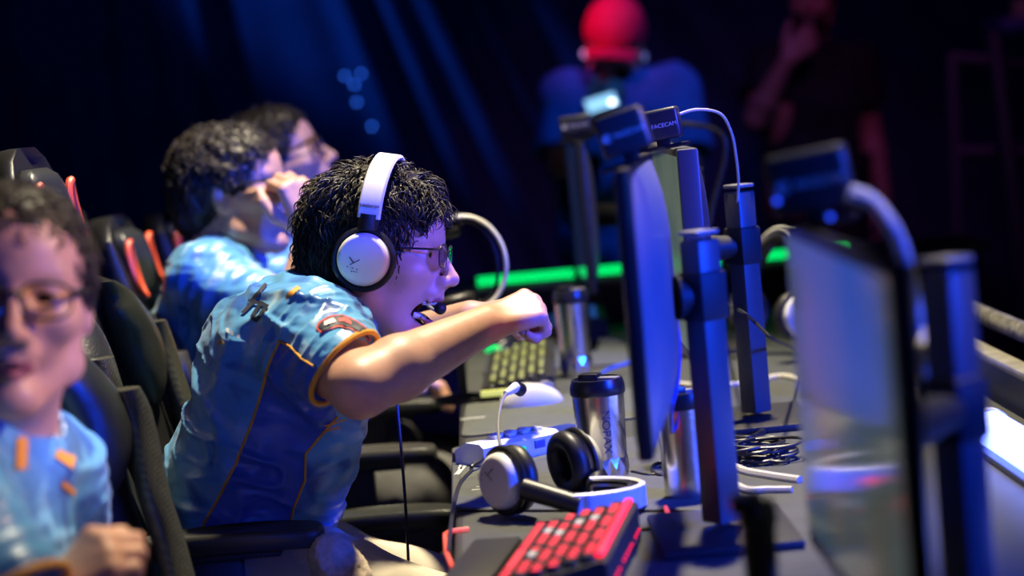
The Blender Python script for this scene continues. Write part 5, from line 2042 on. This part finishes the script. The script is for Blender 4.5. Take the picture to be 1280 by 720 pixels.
# ------------------------------------------------------------------ the shouting player
def player_main():
    sc = 1.0
    H = head_frame(P(472, 326, 3.25), CR - CU * 0.05 - CF * 0.13, CU + CR * 0.05, sc)
    J = dict(pelvis=P(292, 690, 3.28), chest=P(365, 452, 3.26), neck=P(415, 392, 3.26),
             sh_r=P(395, 428, 3.07), sh_l=P(428, 408, 3.43),
             el_r=P(450, 484, 2.90), el_l=P(462, 446, 3.60), wr_r=P(606, 406, 3.05), wr_l=P(588, 397, 3.42),
             hip_r=P(312, 712, 3.19), hip_l=P(318, 705, 3.38), knee_r=P(560, 790, 3.10), knee_l=P(590, 770, 3.42),
             hip_axis=(0, 1, 0))
    for a in 'rl':
        k = J['knee_' + a]
        J['ankle_' + a] = Vector((k.x - 0.06, k.y, 0.095))
    hr = hand_prims(J['wr_r'], CR * 0.82 + CU * 0.30 + CF * 0.42, CU * 0.80 - CF * 0.62 - CR * 0.1, 1, (72, 92, 62), thumb='fist', s=0.93)
    hl = hand_prims(J['wr_l'], CR * 0.92 + CU * 0.20 - CF * 0.10, CU * 0.9 + CF * 0.2, -1, (72, 92, 62), thumb='fist', s=0.93)
    loc = Vector((J['pelvis'].x, J['pelvis'].y, 0))
    t, V, F = body('person', 'shouting player in white headset and blue jersey leaning forward with raised fist', J, H, sc, 0.29, 0.0030, (hr, hl), loc,
                   group='seated players in blue jerseys')
    ex = [(P(395, 505, 3.16), P(392, 560, 3.17), 0.060, 0.050, 0.05), (P(392, 560, 3.17), P(350, 660, 3.18), 0.050, 0.060, 0.05),
          (P(390, 520, 3.34), P(360, 660, 3.34), 0.065, 0.065, 0.05), (P(240, 610, 3.26), P(262, 690, 3.26), 0.060, 0.075, 0.06)]
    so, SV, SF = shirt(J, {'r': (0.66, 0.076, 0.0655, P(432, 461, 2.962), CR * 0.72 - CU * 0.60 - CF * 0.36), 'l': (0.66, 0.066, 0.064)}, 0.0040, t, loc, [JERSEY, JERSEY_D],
                       (P(285, 735, 3.27), -CU), (J['neck'] + (H.translation - J['neck']).normalized() * 0.0, H.translation - J['neck']), ex, wrinkle=0.008, axis_scale=(10, 10, 27))
    # royal-blue side panel between the two seams, from armpit to hem on the near side
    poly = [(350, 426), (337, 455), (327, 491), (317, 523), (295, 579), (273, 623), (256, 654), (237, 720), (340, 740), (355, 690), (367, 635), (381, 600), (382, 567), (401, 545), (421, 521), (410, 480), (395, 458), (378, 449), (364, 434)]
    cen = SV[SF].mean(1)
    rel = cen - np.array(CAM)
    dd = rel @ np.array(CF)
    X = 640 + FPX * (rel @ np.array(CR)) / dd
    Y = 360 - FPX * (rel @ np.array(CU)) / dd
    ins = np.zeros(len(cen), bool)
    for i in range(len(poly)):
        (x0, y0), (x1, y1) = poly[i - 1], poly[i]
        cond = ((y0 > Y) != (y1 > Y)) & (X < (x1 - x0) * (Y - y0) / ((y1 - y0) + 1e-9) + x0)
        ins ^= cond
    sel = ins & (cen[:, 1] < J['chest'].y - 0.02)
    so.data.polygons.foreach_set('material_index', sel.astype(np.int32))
    D = Drape(SV, SF)
    for nm, pl, r in (('piping', [(350, 426), (337, 455), (327, 491), (317, 523), (295, 579), (273, 623), (256, 654), (237, 700), (232, 722)], 0.0022),
                      ('piping', [(421, 521), (401, 545), (382, 567), (381, 600), (367, 635), (356, 680)], 0.0020),
                      ('piping', [(350, 426), (364, 434), (378, 449), (393, 458)], 0.0020)):
        pts = D.line(pl, 5, 0.0012)
        if len(pts) > 2:
            MB().tube(pts, r, 6).build(nm, YELLOW, so, loc)
    mb = MB()
    D.strip(mb, [(396, 411), (398, 404), (410, 397), (426, 394), (442, 400), (457, 410), (463, 420)], [(396, 412), (402, 418), (412, 413), (424, 409.5), (440, 413), (455, 421), (462, 427)], 24, 4, 0.0020)
    mb.build('sleeve_patch_border', M['red_print'], so, loc)
    mb = MB()
    D.strip(mb, [(398.5, 410), (401, 405.5), (412, 399), (426, 396), (441, 402), (455, 411), (461, 420)], [(399, 411), (403, 416), (412, 411.5), (424, 407.5), (440, 411), (454, 418.5), (461, 424)], 24, 4, 0.0030)
    mb.build('sleeve_patch', M['dark_print'], so, loc)
    mb = MB()
    D.strip(mb, [(406, 405), (412, 402), (418, 400)], [(407, 410), (413, 407), (419, 405)], 8, 2, 0.0042)
    mb.build('patch_mark', M['white_print'], so, loc)
    mb = MB()
    D.strip(mb, [(421, 400), (430, 400), (437, 402)], [(422, 405), (430, 405), (437, 408)], 8, 2, 0.0042)
    mb.build('patch_mark', M['red_print'], so, loc)
    # dark block lettering across the shoulder blades, orange flash, small white marks
    mb = MB()
    for tp, bt in (([(327, 377), (338, 383)], [(325, 381), (336, 387)]), ([(327, 377), (314, 397)], [(331, 379), (318, 399)]),
                   ([(338, 383), (324, 402)], [(334, 381), (320, 400)]), ([(318, 395), (325, 399)], [(315, 398), (323, 403)]),
                   ([(316, 377), (302, 392)], [(321, 379), (306, 394)]), ([(312, 375), (326, 378)], [(310, 379), (323, 382)]), ([(331, 356), (312, 378)], [(335, 358), (316, 381)])):
        D.strip(mb, tp, bt, 8, 2, 0.0030)
    mb.build('back_lettering', M['dark_print'], so, loc)
    mb = MB()
    for tp, bt in (([(360, 367), (372, 359)], [(358, 377), (376, 362)]), ([(274, 428), (278, 424)], [(275, 432), (280, 428)]),
                   ([(404, 531), (430, 524)], [(405, 533), (431, 526)]), ([(402, 539), (424, 533)], [(403, 541), (425, 535)])):
        mb = MB()
        D.strip(mb, tp, bt, 8, 3, 0.0025)
        if mb.f:
            mb.build('orange_flash', M['orange_print'], so, loc)
    for x, y in ((286, 413), (291, 416), (299, 420)):
        mb = MB()
        D.strip(mb, [(x - 2, y - 2), (x + 2, y - 1)], [(x - 2, y + 3), (x + 2, y + 4)], 3, 2, 0.0025)
        if mb.f:
            mb.build('small_mark', M['white_print'], so, loc)
    # collar band
    trousers(J, 0.007, t, loc, CREAM)
    shoes(J, t, loc, SHOE)
    make_hair('hair', H, sc, t, loc, 6500, (0.020, 0.040), 0.55, 4, lift=0.006, front=0.012, h=0.003, lump=0.009, radius=0.0011, rand=0.16, top=1.04, nape=0.0)
    eyes(H, sc, t, loc)
    brows(H, sc, t, loc, 0.0, 0.004)
    teeth(H, sc, 0.29, t, loc)
    spectacles(H, sc, t, loc, M['dark_metal'], 0.026, 0.0175, 0.106, 0.011)
    Hm = H @ Matrix.Rotation(0.08, 4, 'Y')
    headset('white headset with black rings worn by the shouting player', Hm, H.translation, mic=[(0.030, 0.105, -0.030), (0.075, 0.075, -0.060), (0.100, 0.025, -0.064), (0.106, -0.012, -0.059)],
            worn_gap=0.196, band_h=0.158, z0=0.060, half=0.0175)
    return J, H


JB, HB = player_main()
pts = [P(489, 432, 3.33), P(496, 500, 3.31), P(503, 580, 3.30), P(508, 650, 3.30), P(512, 735, 3.30), P(516, 800, 3.32)]
b = Vector((pts[-1].x, pts[-1].y, 0.02))
pts += [Vector((b.x, b.y, 0.30)), Vector((b.x + 0.03, b.y, 0.02)), Vector((b.x + 0.25, b.y + 0.1, 0.006))]
o = MB().tube(smooth_path(pts, 6), 0.0024, 8).build('headset_cable', M['cable_black'], None, Vector((b.x, b.y, 0)))
tag(o, 'thin black headset cable hanging down in front of the shouting player', 'cable')

# lump of fuzzy beige cloth on the lap
S = SDF(*bounds([P(425, 695, 3.02)], 0.14), 0.004)
S.cone(P(408, 690, 3.02), P(424, 720, 3.02), 0.026, 0.036, 0.02)
S.cone(P(424, 688, 3.02), P(440, 724, 3.02), 0.018, 0.030, 0.02)
V, F = S.mesh()
N = vnormals(V, F)
V = V + N * (0.004 * vnoise(V * 60, 2) + 0.0018 * vnoise(V * 330, 3))[:, None]
c = P(424, 735, 3.02)
o = np_mesh('towel', V, F, [mat('fuzzy_beige_cloth', (0.60, 0.47, 0.33), 0.95, noise=0.25, nscale=120, bump=0.8, bscale=500, sheen=0.4)], None, c)
tag(o, 'bunched fuzzy beige cloth on the cream lap beside the black armrest', 'cloth')


# ------------------------------------------------------------------ player holding the bridge of his nose
def player_second():
    sc = 1.06
    d = 4.25
    H = head_frame(P(290, 248, d), CR + CU * 0.14 - CF * 0.05, CU - CR * 0.14, sc)
    J = dict(pelvis=P(280, 610, 4.25), chest=P(272, 415, 4.25), neck=P(278, 318, 4.25),
             sh_r=P(262, 352, 4.06), sh_l=P(285, 342, 4.43),
             el_r=P(368, 415, 3.98), el_l=P(360, 430, 4.5), wr_r=P(388, 290, 4.06), wr_l=P(470, 470, 4.45),
             hip_r=P(300, 612, 4.16), hip_l=P(302, 607, 4.35), knee_r=P(520, 618, 4.08), knee_l=P(535, 610, 4.4), hip_axis=(0, 1, 0), wide=1.0)
    for a in 'rl':
        k = J['knee_' + a]
        J['ankle_' + a] = Vector((k.x + 0.02, k.y, 0.095))
    hr = hand_prims(J['wr_r'], CR * -0.30 + CU * 0.95 + CF * 0.05, -CF * 0.80 + CR * 0.55 + CU * 0.1, 1, thumb='pinch', s=1.0,
                    per=((62, 75, 35), (58, 70, 35), (52, 70, 35), (50, 65, 35)))
    hl = hand_prims(J['wr_l'], CR, CU, -1, (30, 30, 20))
    loc = Vector((J['pelvis'].x, J['pelvis'].y, 0))
    t, V, F = body('person', 'dark-haired player in glasses pinching the bridge of his nose behind the shouting player', J, H, sc, 0.0, 0.0042, (hr, hl), loc,
                   group='seated players in blue jerseys')
    so, SV, SF = shirt(J, {'r': (0.62, 0.070, 0.076), 'l': (0.62, 0.070, 0.076)}, 0.006, t, loc, [JERSEY],
                       (P(285, 640, 4.25), -CU), (J['neck'], H.translation - J['neck']), [(P(235, 480, 4.2), P(250, 590, 4.2), 0.05, 0.08, 0.05)], wrinkle=0.006, seed=21)
    trousers(J, 0.008, t, loc, CHARCOAL)
    shoes(J, t, loc, SHOE)
    make_hair('hair', H, sc, t, loc, 3200, (0.010, 0.022), 0.7, 14, lift=0.005, front=0.004, h=0.004, lump=0.006, radius=0.0014, top=1.02)
    eyes(H, sc, t, loc)
    brows(H, sc, t, loc, 0.0, 0.004)
    spectacles(H, sc, t, loc, M['black'], 0.026, 0.018, 0.104, 0.011, 0.0016)
    mb = MB()
    D = Drape(SV, SF)
    D.strip(mb, [(262, 398), (300, 402)], [(258, 470), (300, 470)], 6, 8, 0.003)
    return J, H


player_second()


# ------------------------------------------------------------------ player looking up, behind
def player_third():
    sc = 1.06
    H = head_frame(P(350, 214, 4.85), CR + CU * 0.50 - CF * 0.12, CU - CR * 0.50, sc)
    J = dict(pelvis=P(300, 540, 5.0), chest=P(312, 395, 4.98), neck=P(330, 288, 4.92),
             sh_r=P(335, 335, 4.74), sh_l=P(338, 322, 5.14),
             el_r=P(392, 420, 4.68), el_l=P(390, 410, 5.25), wr_r=P(470, 425, 4.75), wr_l=P(475, 415, 5.1),
             hip_r=P(312, 545, 4.92), hip_l=P(315, 540, 5.10), knee_r=P(480, 560, 4.85), knee_l=P(485, 555, 5.15), hip_axis=(0, 1, 0))
    for a in 'rl':
        k = J['knee_' + a]
        J['ankle_' + a] = Vector((k.x + 0.02, k.y, 0.095))
    hr = hand_prims(J['wr_r'], CR, CU, 1, (30, 30, 20))
    hl = hand_prims(J['wr_l'], CR, CU, -1, (30, 30, 20))
    loc = Vector((J['pelvis'].x, J['pelvis'].y, 0))
    t, V, F = body('person', 'player in dark glasses looking upwards, farthest of the seated row', J, H, sc, 0.0, 0.005, (hr, hl), loc,
                   group='seated players in blue jerseys')
    shirt(J, {'r': (0.62, 0.070, 0.076), 'l': (0.62, 0.070, 0.076)}, 0.007, t, loc, [JERSEY],
          (P(300, 575, 5.0), -CU), (J['neck'], H.translation - J['neck']), wrinkle=0.006, seed=31)
    trousers(J, 0.009, t, loc, CHARCOAL)
    shoes(J, t, loc, SHOE)
    make_hair('hair', H, sc, t, loc, 1500, (0.012, 0.028), 0.5, 24, lift=0.008, front=0.004, h=0.005, lump=0.005, radius=0.0016)
    eyes(H, sc, t, loc)
    brows(H, sc, t, loc)
    spectacles(H, sc, t, loc, M['black'], 0.027, 0.019, 0.104, 0.011, 0.0022)


player_third()


# ------------------------------------------------------------------ player at the left edge, turned to the camera
def player_near():
    sc = 1.02
    H = head_frame(P(16, 384, 2.32), -CF * 0.97 + CR * 0.22 - CU * 0.02, CU + CR * 0.02, sc)
    J = dict(pelvis=P(-70, 860, 2.46), chest=P(-45, 680, 2.44), neck=P(2, 545, 2.42),
             sh_r=P(-85, 640, 2.15), sh_l=P(48, 600, 2.52),
             el_r=P(30, 800, 2.10), el_l=P(60, 760, 2.62), wr_r=P(62, 762, 2.16), wr_l=P(180, 800, 2.5),
             hip_r=P(-40, 900, 2.38), hip_l=P(-40, 880, 2.56), hip_axis=(0, 1, 0))
    for a in 'rl':
        hp = J['hip_' + a]
        J['knee_' + a] = Vector((hp.x + 0.40, hp.y + (-0.03 if a == 'r' else 0.03), 0.52))
        J['ankle_' + a] = Vector((hp.x + 0.42, hp.y, 0.095))
    hr = hand_prims(J['wr_r'], CR * 0.55 + CU * 0.60 + CF * 0.1, CU * 0.50 - CF * 0.75 - CR * 0.4, 1, (58, 80, 50), thumb='fist', s=0.88)
    hl = hand_prims(J['wr_l'], CR, CU, -1, (30, 30, 20))
    loc = Vector((J['pelvis'].x, J['pelvis'].y, 0))
    t, V, F = body('person', 'player in glasses facing the camera at the left edge, nearest of the row', J, H, sc, 0.0, 0.0036, (hr, hl), loc,
                   group='seated players in blue jerseys')
    so, SV, SF = shirt(J, {'r': (0.80, 0.072, 0.076), 'l': (0.70, 0.070, 0.074)}, 0.0055, t, loc, [JERSEY],
          (P(-70, 900, 2.46), -CU), (J['neck'], H.translation - J['neck'] + CU * 0.1), wrinkle=0.006, seed=41)
    D = Drape(SV, SF)
    for tp, bt in (([(20, 548), (33, 548)], [(18, 590), (30, 588)]), ([(70, 562), (92, 572)], [(66, 572), (88, 586)]), ([(78, 600), (92, 612)], [(74, 606), (90, 620)])):
        mb = MB()
        D.strip(mb, tp, bt, 6, 4, 0.003)
        if mb.f:
            mb.build('orange_flash', M['orange_print'], so, loc)
    trousers(J, 0.009, t, loc, CHARCOAL)
    shoes(J, t, loc, SHOE)
    make_hair('hair', H, sc, t, loc, 3000, (0.012, 0.026), 0.25, 34, lift=0.002, front=0.002, h=0.004, lump=0.004, radius=0.0010, top=0.94)
    eyes(H, sc, t, loc)
    brows(H, sc, t, loc)
    spectacles(H, sc, t, loc, M['black'], 0.026, 0.0185, 0.104, 0.010, 0.0018)


player_near()


# ------------------------------------------------------------------ standing person with red cap and phone
def standing_cap():
    sc = 1.08
    d = 6.7
    H = head_frame(P(768, 58, d), -CF * 0.85 - CU * 0.38 - CR * 0.18, CU * 0.9 - CF * 0.38, sc)
    J = dict(pelvis=P(780, 300, d + 0.05), chest=P(776, 172, d + 0.02), neck=P(772, 104, d + 0.04),
             sh_r=P(712, 122, d), sh_l=P(838, 116, d + 0.05),
             el_r=P(700, 205, d - 0.08), el_l=P(858, 205, d - 0.05), wr_r=P(738, 146, d - 0.32), wr_l=P(785, 160, d - 0.30),
             hip_r=P(756, 320, d + 0.05), hip_l=P(805, 318, d + 0.05), wide=1.15)
    for a in 'rl':
        hp = J['hip_' + a]
        J['knee_' + a] = Vector((hp.x, hp.y - 0.03, 0.48))
        J['ankle_' + a] = Vector((hp.x, hp.y + 0.02, 0.095))
    J['foot'] = (0, -1, 0)
    hr = hand_prims(J['wr_r'], CR * 0.6 + CU * 0.8 - CF * 0.2, -CF * 0.7 - CR * 0.5, 1, (45, 60, 40), s=1.0)
    hl = hand_prims(J['wr_l'], -CR * 0.9 + CU * 0.4 - CF * 0.1, -CF * 0.8 + CU * 0.1, -1, (50, 60, 40), s=1.0)
    loc = Vector((J['pelvis'].x, J['pelvis'].y, 0))
    t, V, F = body('person', 'standing person in red cap, open blue shirt and black top, holding a glowing phone', J, H, sc, 0.0, 0.007, (hr, hl), loc, skin=SKIN)
    # black top
    o, SV, SF = shirt(J, {}, 0.009, t, loc, [mat('black_tee_cloth', (0.008, 0.008, 0.010), 0.8)], (P(780, 325, d), -CU), (J['neck'], CU), off=0.008, wrinkle=0.004, seed=51)
    o.name = 'black_top'
    # open overshirt
    pts = [J[k] for k in ('pelvis', 'chest', 'neck', 'sh_r', 'sh_l', 'el_r', 'el_l')]
    S = SDF(*bounds(pts, 0.22), 0.008)
    torso(S, J, 0.022)
    for a in 'rl':
        c = Vector(J['sh_' + a]).lerp(Vector(J['el_' + a]), 0.88)
        dd = (Vector(J['el_' + a]) - Vector(J['sh_' + a])).normalized()
        S.cone(J['sh_' + a], c, 0.085, 0.088, 0.03)
        S.cyl(c, c + dd * 0.2, 0.13, 0.13, 0, 'sub')
        S.cyl(c - dd * 0.03, c + dd * 0.1, 0.072, 0.076, 0, 'sub')
    nf = P(775, 104, d - 0.22)
    S.cone(P(788, 95, d - 0.16), P(800, 210, d - 0.16), 0.085, 0.075, 0.01, 'sub')
    S.cone(P(800, 210, d - 0.16), P(800, 360, d - 0.16), 0.075, 0.05, 0.01, 'sub')
    S.cyl(J['neck'] - CU * 0.01, J['neck'] + CU * 0.2, 0.075, 0.09, 0, 'sub')
    S.cyl(P(780, 345, d), P(780, 460, d), 0.6, 0.6, 0, 'sub')
    V2, F2 = S.mesh()
    N2 = vnormals(V2, F2)
    V2 = V2 + N2 * (0.007 * (1 - 2 * np.abs(vnoise(V2 * np.array((12, 12, 8)), 61))))[:, None]
    np_mesh('overshirt', V2, F2, [mat('denim_blue_shirt_cloth', (0.03, 0.20, 0.52), 0.8, noise=0.15, nscale=12)], t, loc)
    mb = MB()
    D = Drape(SV, SF)
    D.strip(mb, [(793, 118), (806, 114)], [(796, 130), (810, 126)], 4, 3, 0.004)
    mb.build('chest_print', M['red_print'], t, loc)
    mb = MB()
    D.strip(mb, [(782, 120), (791, 118)], [(785, 132), (794, 129)], 4, 3, 0.004)
    mb.build('chest_print', mat('olive_print', (0.35, 0.32, 0.06), 0.6), t, loc)
    trousers(J, 0.010, t, loc, CHARCOAL)
    shoes(J, t, loc, SHOE)
    # beard / dark mask over the lower face
    R = np.array(H.to_3x3().normalized())
    S = SDF(np.array(H.translation) - 0.2, np.array(H.translation) + 0.2, 0.005)
    S.ell(H @ Vector((0.045, 0, -0.070)), np.array((0.062, 0.064, 0.052)) * sc, R, 0.0)
    S.ell(H @ Vector((0.07, 0, -0.09)), np.array((0.04, 0.04, 0.035)) * sc, R, 0.02)
    V3, F3 = S.mesh()
    V3 = V3 + vnormals(V3, F3) * (0.003 * vnoise(V3 * 120, 5))[:, None]
    np_mesh('beard', V3, F3, [HAIR], t, loc)
    # cap: crown and curved peak
    S = SDF(np.array(H.translation) - 0.3, np.array(H.translation) + 0.3, 0.005)
    S.ell(H @ Vector((-0.004, 0, 0.048)), np.array((0.112, 0.090, 0.103)) * sc, R, 0.0)
    S.ell(H @ Vector((0.04, 0, -0.055)), np.array((0.2, 0.2, 0.090)) * sc, R, 0.004, 'sub')
    V4, F4 = S.mesh()
    RED = mat('red_cap_cloth', (0.85, 0.015, 0.08), 0.7, noise=0.1, nscale=40)
    cp = np_mesh('cap', V4, F4, [RED], t, loc)
    pk = MB()
    vs, fs = [], []
    for i in range(9):
        for j in range(13):
            u, v = i / 8, -1 + 2 * j / 12
            x = 0.085 + 0.075 * u * (1 - 0.35 * v * v) - 0.03 * v * v
            y = 0.078 * v * (1 - 0.12 * u)
            z = 0.032 - 0.012 * u - 0.026 * v * v
            vs.append(H @ Vector((x, y, z)))
    for i in range(9):
        for j in range(13):
            u, v = i / 8, -1 + 2 * j / 12
            vs.append(vs[i * 13 + j] - (H.to_3x3() @ Vector((0, 0, 0.004))))
    for i in range(8):
        for j in range(12):
            a = i * 13 + j
            fs.append([a, a + 1, a + 14, a + 13])
            fs.append([117 + a, 117 + a + 13, 117 + a + 14, 117 + a + 1])
    for j in range(12):
        fs.append([8 * 13 + j, 8 * 13 + j + 1, 117 + 8 * 13 + j + 1, 117 + 8 * 13 + j])
    pk.add(vs, fs)
    pk.build('cap_peak', RED, cp, loc)
    for s in (1, -1):
        e = MB()
        c = H @ Vector((0.006, s * 0.088, -0.022))
        e.tube([c - VERTICAL * 0.016, c, c + VERTICAL * 0.008], [0.004, 0.009, 0.005], 12)
        e.build('earbud', mat('glinting_white_earbud', (0.85, 0.85, 0.9), 0.15, emit=(0.35, 0.45, 1.0), estr=0.6 if s < 0 else 0.2), t, loc)  # emission stands in for a bluish glint, stronger on one earbud
    eyes(H, sc, t, loc)
    # phone in the hands
    c = P(752, 130, d - 0.42)
    ph = thing('phone', c - CU * 0.05, 'small glowing phone held by the person in the red cap', 'phone')
    Mx = frame(c, CR * 0.95 + CU * 0.3, CU * 0.6 - CF * 0.7)
    MB().box((0, 0, 0), (0.10, 0.062, 0.010), Mx, 0.004).build('case', M['white'], ph, ph.location)
    MB().box((0, 0, 0.0055), (0.088, 0.052, 0.0015), Mx).build('screen', mat('pale_phone_glow', (0.4, 0.6, 0.7), 0.2, emit=(0.35, 0.75, 1.0), estr=1.1), ph, ph.location)
    MB().lathe([(0, 0), (0.008, 0), (0.008, 0.003), (0, 0.004)], 16, 0, Mx @ Matrix.Translation((0.03, -0.012, 0.006))).build('flash_lamp', mat('flash_lamp', (0.9, 0.9, 1), 0.2, emit=(0.7, 0.8, 1.0), estr=6.0), ph, ph.location)


standing_cap()


# ------------------------------------------------------------------ person in black, hand at the mouth
def standing_dark():
    sc = 1.05
    d = 7.9
    H = head_frame(P(1013, 6, d), -CF * 0.95 - CR * 0.2 - CU * 0.05, CU, sc)
    J = dict(pelvis=P(1024, 262, d), chest=P(1018, 138, d), neck=P(1014, 55, d),
             sh_r=P(962, 82, d), sh_l=P(1072, 80, d),
             el_r=P(944, 150, d - 0.12), el_l=P(1088, 165, d + 0.02), wr_r=P(984, 74, d - 0.22), wr_l=P(1104, 246, d - 0.03),
             hip_r=P(1000, 275, d), hip_l=P(1050, 273, d), wide=1.1)
    for a in 'rl':
        hp = J['hip_' + a]
        J['knee_' + a] = Vector((hp.x, hp.y - 0.02, 0.47))
        J['ankle_' + a] = Vector((hp.x, hp.y + 0.02, 0.095))
    J['foot'] = (0, -1, 0)
    hr = hand_prims(J['wr_r'], CR * 0.7 + CU * 0.7, -CF * 0.9 - CU * 0.1, 1, (40, 60, 40), s=1.1)
    hl = hand_prims(J['wr_l'], -CU + CR * 0.1, CR * 0.8 - CF * 0.4, -1, (25, 30, 20), s=1.05)
    loc = Vector((J['pelvis'].x, J['pelvis'].y, 0))
    t, V, F = body('person', 'standing person in black with a hand raised to the mouth in the dark background', J, H, sc, 0.0, 0.0075, (hr, hl), loc, skin=SKIN_DARK)
    o, SV, SF = shirt(J, {'r': (0.62, 0.075, 0.082), 'l': (0.62, 0.075, 0.082)}, 0.009, t, loc, [mat('black_shirt_cloth', (0.006, 0.006, 0.008), 0.85)],
                      (P(1020, 285, d), -CU), (J['neck'], CU), off=0.016, wrinkle=0.005, seed=71)
    for c in o.children:
        c.data.materials[0] = mat('black_trim', (0.006, 0.006, 0.008), 0.85)
    trousers(J, 0.010, t, loc, mat('black_trousers_cloth', (0.008, 0.008, 0.010), 0.85))
    shoes(J, t, loc, SHOE)
    make_hair('hair', H, sc, t, loc, 500, (0.012, 0.025), 0.5, 44, lift=0.008, h=0.007, radius=0.002)
    S = SDF(np.array(H.translation) - 0.2, np.array(H.translation) + 0.2, 0.006)
    R = np.array(H.to_3x3().normalized())
    S.ell(H @ Vector((0.045, 0, -0.070)), np.array((0.062, 0.064, 0.052)) * sc, R, 0.0)
    V3, F3 = S.mesh()
    np_mesh('beard', V3, F3, [HAIR], t, loc)
    eyes(H, sc, t, loc)


standing_dark()
